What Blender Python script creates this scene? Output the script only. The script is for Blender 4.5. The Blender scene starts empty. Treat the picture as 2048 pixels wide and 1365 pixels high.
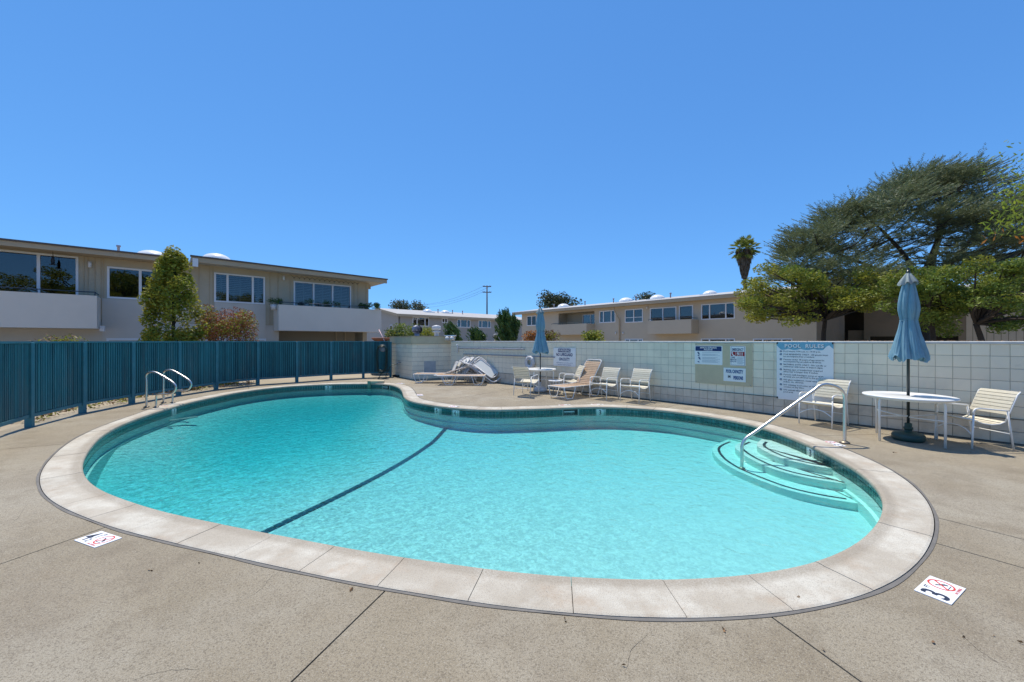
import bpy, bmesh, math, random
import numpy as np
from mathutils import Vector, Matrix
R = math.radians
random.seed(7); rng = np.random.default_rng(7)
sc = bpy.context.scene
COL = sc.collection
# ------------------------------------------------------------------ camera, sky, sun, exposure
F, H, CX, CY = 790.0, 1.6, 1024.0, 682.5      # focal length in photo pixels, eye height, photo centre
cam = bpy.data.cameras.new('camera'); camo = bpy.data.objects.new('camera', cam); COL.objects.link(camo)
camo.location = (0, 0, H); camo.rotation_euler = (R(90), 0, 0)
cam.sensor_width = 36; cam.lens = 36 * F / 2048; cam.clip_start = .05; cam.clip_end = 3000
sc.camera = camo
SUN = Vector((-.173, .3136, .934)).normalized()
w = bpy.data.worlds.new("World"); sc.world = w; w.use_nodes = True
nt = w.node_tree; nt.nodes.clear()
sky = nt.nodes.new('ShaderNodeTexSky'); sky.sky_type = 'NISHITA'; sky.sun_disc = False
sky.sun_elevation = R(69); sky.sun_rotation = math.atan2(SUN.x, SUN.y)
sky.air_density = .7; sky.dust_density = 0; sky.ozone_density = 8; sky.altitude = 2500
hs = nt.nodes.new('ShaderNodeHueSaturation'); hs.inputs['Saturation'].default_value = 1.0
ga = nt.nodes.new('ShaderNodeGamma'); ga.inputs[1].default_value = .85
bg = nt.nodes.new('ShaderNodeBackground'); bg.inputs[1].default_value = .15
wo = nt.nodes.new('ShaderNodeOutputWorld')
nt.links.new(sky.outputs[0], ga.inputs[0]); 
def vmath(op, a, b):                          # gentle shoulder so that the horizon stays blue
    v = nt.nodes.new('ShaderNodeVectorMath'); v.operation = op
    for k, x in ((0, a), (1, b)):
        if isinstance(x, tuple): v.inputs[k].default_value = x
        else: nt.links.new(x, v.inputs[k])
    return v.outputs[0]
den_ = vmath('ADD', vmath('MULTIPLY', ga.outputs[0], (.38,.38,.38)), (1,1,1))
nt.links.new(vmath('MULTIPLY', vmath('DIVIDE', ga.outputs[0], den_), (.59,1.12,1.76)), hs.inputs['Color'])
nt.links.new(hs.outputs[0], bg.inputs[0]); nt.links.new(bg.outputs[0], wo.inputs[0])
sl = bpy.data.lights.new('sun', 'SUN'); sl.energy = 2.05; sl.angle = R(.53); sl.color = (1, .925, .80)
so = bpy.data.objects.new('sun', sl); COL.objects.link(so); so.rotation_euler = SUN.to_track_quat('Z', 'Y').to_euler(); so.location = (0, 0, 30)
sc.view_settings.view_transform = 'Standard'; sc.view_settings.look = 'None'
sc.view_settings.exposure = 1.27; sc.view_settings.gamma = 1
sc.render.engine = 'CYCLES'
cy = sc.cycles
cy.use_denoising = True; cy.max_bounces = 10; cy.diffuse_bounces = 4; cy.glossy_bounces = 4; cy.transparent_max_bounces = 24
cy.transmission_bounces = 6; cy.volume_bounces = 0; cy.sample_clamp_indirect = 6
cy.caustics_reflective = False; cy.caustics_refractive = False

# ------------------------------------------------------------------ helpers
def G(px, py, z=0.0):                         # photo pixel -> place on the level plane z
    Y = F * (H - z) / (py - CY); return Vector(((px - CX) / F * Y, Y, z))
def tag(o, label=None, cat=None, group=None, kind=None):
    if label: o['label'] = label
    if cat: o['category'] = cat
    if group: o['group'] = group
    if kind: o['kind'] = kind
    return o
def empty(name, loc=(0, 0, 0), rz=0.0, label=None, cat=None, group=None, kind=None):
    o = bpy.data.objects.new(name, None); COL.objects.link(o); o.location = loc; o.rotation_euler = (0, 0, rz)
    o.empty_display_size = .1
    return tag(o, label, cat, group, kind)
def link(name, me, parent=None, loc=None, rz=None):
    o = bpy.data.objects.new(name, me); COL.objects.link(o)
    if parent: o.parent = parent
    if loc is not None: o.location = loc
    if rz is not None: o.rotation_euler = (0, 0, rz)
    return o
def copy_tree(o, parent=None):
    c = o.copy(); COL.objects.link(c); c.parent = parent
    for ch in list(o.children): copy_tree(ch, c)
    return c
class MB:
    def __init__(s): s.v = []; s.f = []; s.sm = []
    def add(s, vs, fs, smooth=False):
        n = len(s.v); s.v += [tuple(p) for p in vs]; s.f += [tuple(i + n for i in f) for f in fs]; s.sm += [smooth] * len(fs); return s
    def box(s, x0, x1, y0, y1, z0, z1, M=None):
        P = [Vector(p) for p in ((x0,y0,z0),(x1,y0,z0),(x1,y1,z0),(x0,y1,z0),(x0,y0,z1),(x1,y0,z1),(x1,y1,z1),(x0,y1,z1))]
        if M is not None: P = [M @ p for p in P]
        return s.add(P, [(0,3,2,1),(4,5,6,7),(0,1,5,4),(1,2,6,5),(2,3,7,6),(3,0,4,7)])
    def cbox(s, c, d, M=None):
        return s.box(c[0]-d[0]/2, c[0]+d[0]/2, c[1]-d[1]/2, c[1]+d[1]/2, c[2]-d[2]/2, c[2]+d[2]/2, M)
    def tube(s, pts, r, n=8, caps=True, closed=False):
        pts = [Vector(p) for p in pts]; m = len(pts); rr = r if isinstance(r, (list, tuple)) else [r] * m
        vs = []; up = None
        for i, p in enumerate(pts):
            a = pts[(i-1) % m] if (i > 0 or closed) else p; b = pts[(i+1) % m] if (i < m-1 or closed) else p
            t = (b - a).normalized()
            if up is None: up = t.orthogonal().normalized()
            else:
                up = up - t * up.dot(t)
                up = up.normalized() if up.length > 1e-6 else t.orthogonal().normalized()
            q = t.cross(up)
            for k in range(n):
                an = 2 * math.pi * k / n; vs.append(p + (up * math.cos(an) + q * math.sin(an)) * rr[i])
        fs = [(i*n+k, i*n+(k+1) % n, ((i+1) % m)*n+(k+1) % n, ((i+1) % m)*n+k) for i in range(m if closed else m-1) for k in range(n)]
        s.add(vs, fs, True)
        if caps and not closed:
            s.f.append(tuple(len(s.v) - m*n + k for k in reversed(range(n)))); s.sm.append(False)
            s.f.append(tuple(len(s.v) - n + k for k in range(n))); s.sm.append(False)
        return s
    def lathe(s, prof, c=(0, 0, 0), n=24, smooth=True):      # prof: (r, z) from bottom to top, closed ends where r is 0
        vs = [(c[0]+r*math.cos(2*math.pi*k/n), c[1]+r*math.sin(2*math.pi*k/n), c[2]+z) for r, z in prof for k in range(n)]
        fs = [(i*n+k, i*n+(k+1) % n, (i+1)*n+(k+1) % n, (i+1)*n+k) for i in range(len(prof)-1) for k in range(n)]
        return s.add(vs, fs, smooth)
    def prism(s, poly, z0, z1, M=None):
        n = len(poly); vs = [Vector((p[0], p[1], z0)) for p in poly] + [Vector((p[0], p[1], z1)) for p in poly]
        if M is not None: vs = [M @ p for p in vs]
        return s.add(vs, [tuple(reversed(range(n))), tuple(range(n, 2*n))] + [(i, (i+1) % n, n+(i+1) % n, n+i) for i in range(n)])
    def mesh(s, name, mat=None):
        me = bpy.data.meshes.new(name); me.from_pydata(s.v, [], s.f); me.polygons.foreach_set('use_smooth', s.sm)
        if mat: me.materials.append(mat)
        me.update(); return me
    def build(s, name, mat, parent=None, loc=None, rz=None):
        return link(name, s.mesh(name, mat), parent, loc, rz)
def bevel(o, wd, seg=2):
    m = o.modifiers.new('bevel', 'BEVEL'); m.width = wd; m.segments = seg; m.limit_method = 'ANGLE'; return o
def arc(pts, r=.05, n=4):                      # round the corners of a polyline
    pts = [Vector(p) for p in pts]; out = [pts[0]]
    for a, b, c in zip(pts, pts[1:], pts[2:]):
        u = (a-b); v = (c-b); d = min(r, u.length*.48, v.length*.48); p, q = b + u.normalized()*d, b + v.normalized()*d
        for k in range(n+1):
            t = k/n; out.append(p*(1-t)**2 + b*2*t*(1-t) + q*t*t)
    return out + [pts[-1]]
def spline(pts, n=8, closed=False):
    P = [Vector(p) for p in pts]; m = len(P); out = []
    for i in range(m if closed else m-1):
        p0 = P[(i-1) % m] if (closed or i > 0) else P[0]*2-P[1]; p1 = P[i]; p2 = P[(i+1) % m]
        p3 = P[(i+2) % m] if (closed or i+2 < m) else P[-1]*2-P[-2]
        for k in range(n):
            t = k/n; out.append(.5*((2*p1)+(p2-p0)*t+(2*p0-5*p1+4*p2-p3)*t*t+(3*p1-p0-3*p2+p3)*t**3))
    if not closed: out.append(P[-1])
    return out

# ------------------------------------------------------------------ materials
def srgb(r, g, b):
    f = lambda c: (c/255/12.92) if c/255 <= .04045 else ((c/255+.055)/1.055)**2.4
    return (f(r), f(g), f(b))
def mat(name, col, col2=None, sc_=4.0, rough=.6, metal=0.0, bump=0.0, bsc=60.0, spec=.5, speck=None, spsc=200., spamt=.3, rnd=0.0, stain=None, stsc=1.2, stamt=.4, stretch=None, island=False, trans=0.0, coat=0.0, extra=()):
    m = bpy.data.materials.new(name); m.use_nodes = True; t = m.node_tree; N = t.nodes; L = t.links
    b = N['Principled BSDF']; b.inputs['Roughness'].default_value = rough; b.inputs['Metallic'].default_value = metal
    b.inputs['Specular IOR Level'].default_value = spec
    if coat: b.inputs['Coat Weight'].default_value = coat
    geo = N.new('ShaderNodeNewGeometry'); pos = geo.outputs['Position']
    if stretch:
        mp = N.new('ShaderNodeMapping'); mp.inputs['Scale'].default_value = stretch; L.new(pos, mp.inputs[0]); spos = mp.outputs[0]
    else: spos = pos
    def noise(scale, det=4, vec=None, rgh=.6):
        n = N.new('ShaderNodeTexNoise'); n.inputs['Scale'].default_value = scale; n.inputs['Detail'].default_value = det; n.inputs['Roughness'].default_value = rgh
        L.new(vec or pos, n.inputs['Vector']); return n.outputs[0]
    def ramp(src, a, c):
        r = N.new('ShaderNodeMapRange'); r.inputs[1].default_value = a; r.inputs[2].default_value = c; L.new(src, r.inputs[0]); return r.outputs[0]
    def mix(fac, A, B, amt=1.0):
        x = N.new('ShaderNodeMix'); x.data_type = 'RGBA'
        if amt != 1.0:
            mu = N.new('ShaderNodeMath'); mu.operation = 'MULTIPLY'; mu.inputs[1].default_value = amt; L.new(fac, mu.inputs[0]); fac = mu.outputs[0]
        L.new(fac, x.inputs[0])
        for s_, v in ((x.inputs[6], A), (x.inputs[7], B)):
            if isinstance(v, tuple): s_.default_value = (*v, 1)
            else: L.new(v, s_)
        return x.outputs[2]
    c = tuple(col); b.inputs['Base Color'].default_value = (*col, 1)
    if col2 is not None: c = mix(ramp(noise(sc_, 5, spos), .32, .68), c, tuple(col2))
    if stain is not None: c = mix(ramp(noise(stsc, 6, spos, .7), .52, .72), c, tuple(stain), stamt)
    for xc, xs_, lo_, hi_, xa in extra: c = mix(ramp(noise(xs_, 5, spos, .65), lo_, hi_), c, tuple(xc), xa)
    if speck is not None: c = mix(ramp(noise(spsc, 2), .52, .66), c, tuple(speck), spamt)
    if island or rnd:
        if island: src = geo.outputs['Random Per Island']
        else: oi = N.new('ShaderNodeObjectInfo'); src = oi.outputs['Random']
        r = N.new('ShaderNodeMapRange'); r.inputs[3].default_value = 1-(rnd or .3); r.inputs[4].default_value = 1+(rnd or .3); L.new(src, r.inputs[0])
        vm = N.new('ShaderNodeVectorMath'); vm.operation = 'SCALE'; L.new(r.outputs[0], vm.inputs['Scale'])
        if isinstance(c, tuple): vm.inputs[0].default_value = c
        else: L.new(c, vm.inputs[0])
        c = vm.outputs[0]
    if not isinstance(c, tuple): L.new(c, b.inputs['Base Color'])
    if bump:
        bp = N.new('ShaderNodeBump'); bp.inputs['Strength'].default_value = bump; bp.inputs['Distance'].default_value = .01
        L.new(noise(bsc, 5), bp.inputs['Height']); L.new(bp.outputs[0], b.inputs['Normal'])
    if trans:
        ts = N.new('ShaderNodeBsdfTranslucent'); ms = N.new('ShaderNodeMixShader'); ms.inputs[0].default_value = trans
        if isinstance(c, tuple): ts.inputs[0].default_value = (*c, 1)
        else: L.new(c, ts.inputs[0])
        L.new(b.outputs[0], ms.inputs[1]); L.new(ts.outputs[0], ms.inputs[2]); L.new(ms.outputs[0], N['Material Output'].inputs[0])
    return m
M = {}
M['deck'] = mat('deck_aggregate', (.285,.238,.162), (.345,.292,.205), .9, .85, bump=.6, bsc=170, speck=(.11,.086,.058), spsc=230, spamt=.7, stain=(.235,.18,.12), stsc=.8, stamt=.55, rnd=.035, extra=(((.385,.345,.265),.42,.46,.60,.7),((.22,.175,.115),.75,.52,.66,.4),((.20,.16,.105),2.2,.50,.64,.42),((.15,.12,.085),11.,.60,.74,.35),((.14,.115,.08),85.,.52,.60,.62),((.45,.41,.33),105.,.55,.62,.5)))
M['base'] = mat('joint_dirt', (.035,.03,.026), rough=.95)
M['coping'] = mat('coping_concrete', (.50,.455,.37), (.42,.37,.29), 3.2, .8, bump=.35, bsc=120, speck=(.24,.20,.16), spsc=170, spamt=.55, stain=(.40,.275,.17), stsc=2.3, stamt=.6, rnd=.05, extra=(((.62,.59,.50),1.7,.46,.62,.8),((.42,.36,.28),7.,.55,.72,.5),((.10,.085,.07),60.,.66,.72,.75),((.44,.25,.12),1.3,.66,.78,.45)))
M['sealant'] = mat('grey_sealant', (.13,.12,.105), (.18,.165,.145), 6, .7, bump=.3, bsc=40)
M['plaster'] = mat('pool_plaster', (.66,.715,.715), (.63,.69,.69), 2.5, .7)
M['wallplaster'] = mat('water_lit_plaster', (.66,.88,.83), (.62,.85,.80), 2.5, .7)  # white plaster with the water's tint and bounced light put into its colour
M['tile'] = mat('teal_tile', (.035,.12,.12), (.055,.165,.16), 12, .18, spec=.6, rnd=.28)
M['navytile'] = mat('navy_tile', (.012,.025,.045), rough=.3, rnd=.2)
M['grout'] = mat('tile_grout', (.50,.58,.56), rough=.8)
M['block'] = mat('painted_block', (.90,.80,.61), (.86,.76,.575), 1.8, .75, bump=.35, bsc=70, rnd=.045, stain=(.66,.60,.47), stsc=.9, stamt=.5, extra=(((.50,.44,.33),3.5,.64,.80,.5),))
M['blockbase'] = mat('weathered_block', (.74,.65,.51), (.60,.52,.40), 3.5, .8, bump=.4, bsc=60, rnd=.06, stain=(.30,.27,.22), stsc=2.0, stamt=.5)
M['mortar'] = mat('mortar', (.40,.36,.29), (.28,.25,.20), 8, .95)
M['joint'] = mat('grimy_joint', (.075,.068,.058), (.17,.155,.125), 9, .95)
M['cap'] = mat('wall_cap_paint', (.72,.70,.65), (.6,.57,.52), 5, .7, bump=.2, bsc=50)
M['fence'] = mat('teal_painted_wood', (.018,.128,.15), (.032,.175,.195), 5, .72, rnd=.22, bump=.3, bsc=90, stain=(.10,.15,.15), stsc=3, stamt=.7, stretch=(1,1,.25), extra=(((.012,.06,.075),1.6,.5,.7,.6),))
M['fencepost'] = mat('teal_painted_post', (.035,.17,.20), (.055,.21,.24), 4, .65, bump=.25, bsc=70, stain=(.10,.12,.12), stsc=5, stamt=.4)
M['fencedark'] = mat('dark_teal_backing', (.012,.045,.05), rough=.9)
M['white'] = mat('white_powder_coat', (.85,.84,.80), rough=.4, coat=.2)
M['strap'] = mat('cream_vinyl_strap', (.70,.64,.49), (.63,.57,.43), 20, .5, rnd=.06)
M['tanstrap'] = mat('tan_vinyl_strap', (.50,.36,.235), (.42,.27,.16), 7, .55, rnd=.10)
M['resin'] = mat('white_resin', (.66,.64,.62), (.58,.56,.54), 6, .4)
M['resinpanel'] = mat('pale_resin_panel', (.68,.68,.62), rough=.5)
M['umbrella'] = mat('blue_canvas', (.23,.41,.50), (.19,.35,.44), 9, .85, bump=.3, bsc=240, stain=(.20,.34,.42), stsc=4, stamt=.5, trans=.12)
M['umbcap'] = mat('faded_canvas', (.36,.40,.385), (.29,.33,.32), 12, .9, bump=.3, bsc=240)
M['pole'] = mat('dark_green_pole', (.018,.03,.032), rough=.35)
M['greenplastic'] = mat('green_plastic', (.02,.06,.05), (.03,.075,.062), 8, .45)
M['steel'] = mat('stainless_steel', (.66,.64,.60), rough=.38, metal=1.0)
M['bronze'] = mat('flange_metal', (.30,.25,.19), rough=.45, metal=.7)
M['black'] = mat('black_plastic', (.012,.012,.013), rough=.5)
M['signwhite'] = mat('sign_white', (.85,.84,.82), rough=.35)
M['decksign'] = mat('decal_white', (.80,.81,.83), rough=.5)
M['navy'] = mat('sign_navy', (.006,.028,.13), rough=.4)
M['ink'] = mat('sign_ink', (.022,.03,.055), rough=.5)
M['greyink'] = mat('sign_grey_print', (.25,.31,.38), rough=.5)
M['red'] = mat('sign_red', (.32,.015,.02), rough=.4)
M['ringred'] = mat('decal_red', (.62,.06,.04), rough=.5)
M['blueink'] = mat('sign_blue_letters', (.015,.075,.24), rough=.5)
M['skyblue'] = mat('sign_sky_blue', (.16,.40,.52), (.20,.44,.56), 14, .45)
M['tanboard'] = mat('tan_painted_board', (.62,.52,.34), (.56,.47,.31), 6, .8, bump=.15, bsc=60)
M['stucco'] = mat('taupe_stucco', (.43,.37,.27), (.47,.405,.30), 1.5, .9, bump=.5, bsc=45)
M['stuccogrey'] = mat('grey_stucco', (.55,.495,.43), (.59,.535,.465), 1.2, .9, bump=.5, bsc=45)
M['stuccofar'] = mat('far_grey_stucco', (.34,.32,.29), (.37,.345,.315), 1.2, .9, bump=.5, bsc=45)
M['stuccolight'] = mat('balcony_stucco', (.72,.65,.56), (.68,.615,.53), 1.2, .9, bump=.6, bsc=38)
M['stuccobrown'] = mat('brown_stucco', (.25,.19,.125), (.215,.165,.105), 1.0, .9, bump=.5, bsc=30, stain=(.185,.155,.125), stsc=.5, stamt=.5)
M['stuccob2'] = mat('putty_stucco', (.50,.42,.315), (.54,.455,.34), .8, .9, bump=.4, bsc=30)
M['fascia'] = mat('taupe_fascia', (.42,.33,.22), (.45,.355,.24), 1.5, .8)
M['drip'] = mat('brown_drip_edge', (.105,.08,.07), rough=.7)
M['roof'] = mat('grey_gravel_roof', (.46,.45,.43), (.40,.39,.375), 1.0, .95, bump=.4, bsc=25)
M['dome'] = mat('white_skylight', (.80,.80,.78), rough=.3)
M['frame'] = mat('white_vinyl_frame', (.70,.71,.73), rough=.45)
M['blind'] = mat('white_blinds', (.46,.50,.53), rough=.7)
M['curtain'] = mat('pale_curtain', (.36,.38,.36), (.30,.32,.30), 30, .9, stretch=(6,6,.1))
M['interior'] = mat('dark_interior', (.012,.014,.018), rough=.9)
M['darkwall'] = mat('painted_wall_shade', (.05,.045,.036), rough=.9)  # shade of recesses and undersides put into the wall colour
M['garage'] = mat('beige_garage_wall', (.30,.25,.185), rough=.85)
M['rail'] = mat('dark_blue_rail', (.02,.045,.075), rough=.5)
M['wood'] = mat('brown_wood', (.10,.07,.05), (.07,.05,.035), 10, .85, stretch=(1,1,.15))
M['bark'] = mat('grey_brown_bark', (.055,.043,.034), (.035,.028,.022), 14, .95, bump=.6, bsc=30)
M['ground'] = mat('pale_dry_ground', (.40,.34,.25), (.32,.27,.19), .6, .95, bump=.4, bsc=20)
M['vent'] = mat('weathered_metal_vent', (.22,.23,.30), (.30,.31,.37), 14, .5, metal=.3)
M['terracotta'] = mat('terracotta', (.36,.13,.06), rough=.8)
M['pinkpole'] = mat('pink_pvc', (.62,.42,.42), rough=.6)
M['hose'] = mat('green_hose', (.008,.03,.022), (.012,.045,.032), 20, .4)
def leafmat(name, c1, c2, s=1.5, rnd=.35, trans=.3, rough=.55):
    return mat(name, c1, c2, s, rough, island=True, rnd=rnd, trans=trans, spec=.35)
M['lf_cedar'] = leafmat('cedar_needles', (.12,.155,.075), (.165,.19,.085), 1.1, .4, .28)
M['lf_yg'] = leafmat('yellow_green_leaves', (.20,.24,.03), (.30,.29,.038), .9, .35, .38)
M['lf_gr'] = leafmat('green_leaves', (.12,.185,.03), (.19,.24,.035), .9, .35, .35)
M['lf_gold'] = leafmat('golden_conifer_leaves', (.21,.235,.028), (.42,.36,.035), 2.2, .35, .3)
M['lf_red'] = leafmat('red_bronze_leaves', (.36,.085,.05), (.28,.16,.05), 3.5, .4, .25)
M['lf_jun'] = leafmat('juniper_leaves', (.05,.10,.025), (.08,.15,.03), 3, .35, .15)
M['lf_far'] = leafmat('distant_leaves', (.06,.075,.035), (.085,.10,.045), .3, .3, .2)
M['lf_palm'] = leafmat('palm_fronds', (.17,.22,.04), (.24,.27,.05), 1, .3, .25)
M['lf_dead'] = leafmat('dead_fronds', (.16,.125,.085), (.12,.095,.065), 2, .3, .1)
M['lf_near'] = leafmat('bright_pinnate_leaves', (.17,.26,.03), (.26,.32,.035), 2, .2, .45)
M['lf_orange'] = leafmat('orange_leaves', (.45,.22,.02), (.38,.10,.03), 8, .25, .4)
M['lf_dry'] = leafmat('dry_leaves', (.26,.16,.075), (.19,.10,.05), 6, .4, .1)

# glass: dark reflecting pane that still lets the room behind show
def glass(name, tint, fac):
    m = bpy.data.materials.new(name); m.use_nodes = True; N = m.node_tree.nodes; L = m.node_tree.links; N.remove(N['Principled BSDF'])
    tr = N.new('ShaderNodeBsdfTransparent'); tr.inputs[0].default_value = (*tint, 1)
    gl = N.new('ShaderNodeBsdfGlossy'); gl.inputs['Roughness'].default_value = .01
    fr = N.new('ShaderNodeFresnel'); fr.inputs[0].default_value = 1.5
    ad = N.new('ShaderNodeMath'); ad.operation = 'ADD'; ad.use_clamp = True; ad.inputs[1].default_value = fac; L.new(fr.outputs[0], ad.inputs[0])
    mx = N.new('ShaderNodeMixShader'); L.new(ad.outputs[0], mx.inputs[0]); L.new(tr.outputs[0], mx.inputs[1]); L.new(gl.outputs[0], mx.inputs[2])
    nz = N.new('ShaderNodeTexNoise'); nz.inputs['Scale'].default_value = 1.2; bp = N.new('ShaderNodeBump'); bp.inputs['Strength'].default_value = .04; L.new(nz.outputs[0], bp.inputs['Height']); L.new(bp.outputs[0], gl.inputs['Normal'])
    L.new(mx.outputs[0], N['Material Output'].inputs[0]); return m
M['glass'] = glass('window_glass', (.6,.64,.66), .05)

# ------------------------------------------------------------------ lettering
_tc = {}
def text_mesh(s, size, bold=0.0, align='LEFT', sx=1.0, M4=None, material=None, space=1.0):
    cu = bpy.data.curves.new('lettering', 'FONT'); cu.body = s; cu.size = size; cu.resolution_u = 1 if size < .05 else 3
    cu.offset = bold * size; cu.align_x = align; cu.space_character = space
    o = bpy.data.objects.new('lettering', cu); COL.objects.link(o)
    dg = bpy.context.evaluated_depsgraph_get(); me = bpy.data.meshes.new_from_object(o.evaluated_get(dg))
    bpy.data.objects.remove(o); bpy.data.curves.remove(cu)
    me.transform(Matrix.Diagonal((sx, 1, 1, 1)))
    if M4 is not None: me.transform(M4)
    me.materials.clear()
    if material: me.materials.append(material)
    return me
UP = Matrix(((1,0,0,0),(0,0,-1,0),(0,1,0,0),(0,0,0,1)))     # xy lettering stood up to face -Y

# the rounded inner lip of the coping is dirtier than the top: driven by a point attribute of the stones
m_ = M['coping']; N = m_.node_tree.nodes; L = m_.node_tree.links; b_ = N['Principled BSDF']; src = b_.inputs['Base Color'].links[0].from_socket
at_ = N.new('ShaderNodeAttribute'); at_.attribute_name = 'lip'; nz = N.new('ShaderNodeTexNoise'); nz.inputs['Scale'].default_value = 75; nz.inputs['Detail'].default_value = 6; nz.inputs['Roughness'].default_value = .75
g_ = N.new('ShaderNodeNewGeometry'); L.new(g_.outputs['Position'], nz.inputs['Vector'])
mu = N.new('ShaderNodeMath'); mu.operation = 'MULTIPLY'; mr = N.new('ShaderNodeMapRange'); mr.inputs[1].default_value = .25; mr.inputs[2].default_value = .70; L.new(nz.outputs[0], mr.inputs[0])
L.new(at_.outputs['Fac'], mu.inputs[0]); L.new(mr.outputs[0], mu.inputs[1]); mx = N.new('ShaderNodeMix'); mx.data_type = 'RGBA'
L.new(mu.outputs[0], mx.inputs[0]); L.new(src, mx.inputs[6]); mx.inputs[7].default_value = (.27,.225,.165,1); L.new(mx.outputs[2], b_.inputs['Base Color'])
# ------------------------------------------------------------------ pool outline (traced from the photo onto the ground)
inner_px = [(450,789.5),(382.5,803.5),(323.8,820),(265,839.2),(226,856),(196.7,873.9),(177,895.4),(163.4,917),(159.5,934.5),(162.5,948),(173.2,963.9),(190.8,977.6),
 (226,993),(284.7,1012.8),(343.4,1029.4),(421.6,1045),(500,1060.7),(617,1083),(695,1097.8),(773.4,1111.5),(880,1126),(957.8,1138),(1055.6,1149),(1143.6,1156),(1250,1161),
 (1334,1162),(1435.6,1157.5),(1513.8,1150.6),(1592,1137),(1640,1125.5),(1685.8,1107.3),(1725,1084.8),(1760,1048.7),(1772,1027),(1773.8,1009.5),(1769,988),(1754.3,968.5),
 (1734.7,950.9),(1711,934.2),(1676,915.5),(1610,884),(1546.5,860.3),(1497.7,846.9),(1448.8,837),(1400,829.8),(1328,820),(1246,814.6),(1201,813.5),(1143.6,814.6),(1073,817.3),
 (975,819.5),(916.5,816.4),(877.4,811.8),(838,805.5),(818.7,800.5),(808.9,793.3),(806.5,785.5),(802.5,778),(793.3,772.3),(775.6,768.7),(742.3,767.3),(673.8,768),(595.6,771.4),(537,776.3),(478.2,784.2)]
outer_px = [(294.5,821.5),(226,844),(177,864),(134,886.6),(108.7,909),(89,930.6),(80.3,952),(80.3,971.7),(93,993.2),(118.5,1010.8),(147.8,1025.5),(217.4,1051),(295.6,1073.4),(373.8,1091),
 (500,1121.4),(577.8,1137),(675.6,1157.5),(773.4,1177),(880,1192.7),(957.8,1203.9),(1055.6,1215.6),(1153.4,1226.4),(1260,1234.2),(1357.4,1236.7),(1435.6,1233.7),(1533.4,1227.9),(1640,1213.2),
 (1729,1188),(1783.6,1164),(1822.7,1134.7),(1852,1103.4),(1865.8,1068.2),(1867.7,1040.8),(1860,1015.4),(1842.3,990),(1816.9,962.6),(1783.6,939),(1744.5,919.6),(1705.4,902)]
def resample(pts, n, closed=True):
    P = np.array([(p[0], p[1]) for p in pts], float)
    if closed: P = np.vstack([P, P[:1]])
    d = np.r_[0, np.cumsum(np.hypot(*np.diff(P, axis=0).T))]
    s = np.linspace(0, d[-1], n, endpoint=not closed)
    return np.c_[np.interp(s, d, P[:,0]), np.interp(s, d, P[:,1])], d[-1]
NI = 720
I0, PER = resample(spline([G(*p) for p in inner_px], 12, True), NI)
def smooth_closed(A, sig):
    k = np.arange(-40, 41); g = np.exp(-.5*(k/sig)**2); g /= g.sum(); n = len(A)
    return sum(g[j] * np.roll(A, -k[j], axis=0) for j in range(81))
I0 = smooth_closed(I0, 5.0); I0, PER = resample([tuple(p) for p in I0], NI)
T0 = np.roll(I0, -1, 0) - np.roll(I0, 1, 0); T0 /= np.linalg.norm(T0, axis=1)[:, None]
N0 = smooth_closed(np.c_[T0[:,1], -T0[:,0]], 3.0); N0 /= np.linalg.norm(N0, axis=1)[:, None]   # outward
OP = np.array([(p.x, p.y) for p in spline([G(*p) for p in outer_px], 8)])
W0 = np.full(NI, .36)
for i in range(NI):                             # width of the coping along each outward normal
    a = OP[:-1] - I0[i]; e = OP[1:] - OP[:-1]; n_ = N0[i]
    den = n_[0]*e[:,1] - n_[1]*e[:,0]
    with np.errstate(divide='ignore', invalid='ignore'):
        t = (a[:,0]*e[:,1]-a[:,1]*e[:,0])/den; u = (a[:,0]*n_[1]-a[:,1]*n_[0])/den
    ok = (t > .15) & (t < .8) & (u >= 0) & (u <= 1)
    if ok.any(): W0[i] = t[ok].min()
W0 = smooth_closed(W0, 9.0)
def ring(off): return I0 + N0 * (off if np.ndim(off) == 0 else np.asarray(off)[:, None])
def near_i(p): return int(np.argmin(np.hypot(I0[:,0]-p[0], I0[:,1]-p[1])))
def at_s(i, off):                               # interpolated point, i may be fractional
    a = int(math.floor(i)) % NI; b = (a+1) % NI; f = i - math.floor(i)
    p = I0[a]*(1-f)+I0[b]*f; n = N0[a]*(1-f)+N0[b]*f; w_ = W0[a]*(1-f)+W0[b]*f
    return p, n/np.linalg.norm(n), w_
WATER = -.118
pool = empty('swimming_pool', (0, 0, 0), 0, 'kidney shaped swimming pool with white plaster, teal waterline tiles and pale concrete coping', 'swimming pool')
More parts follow.
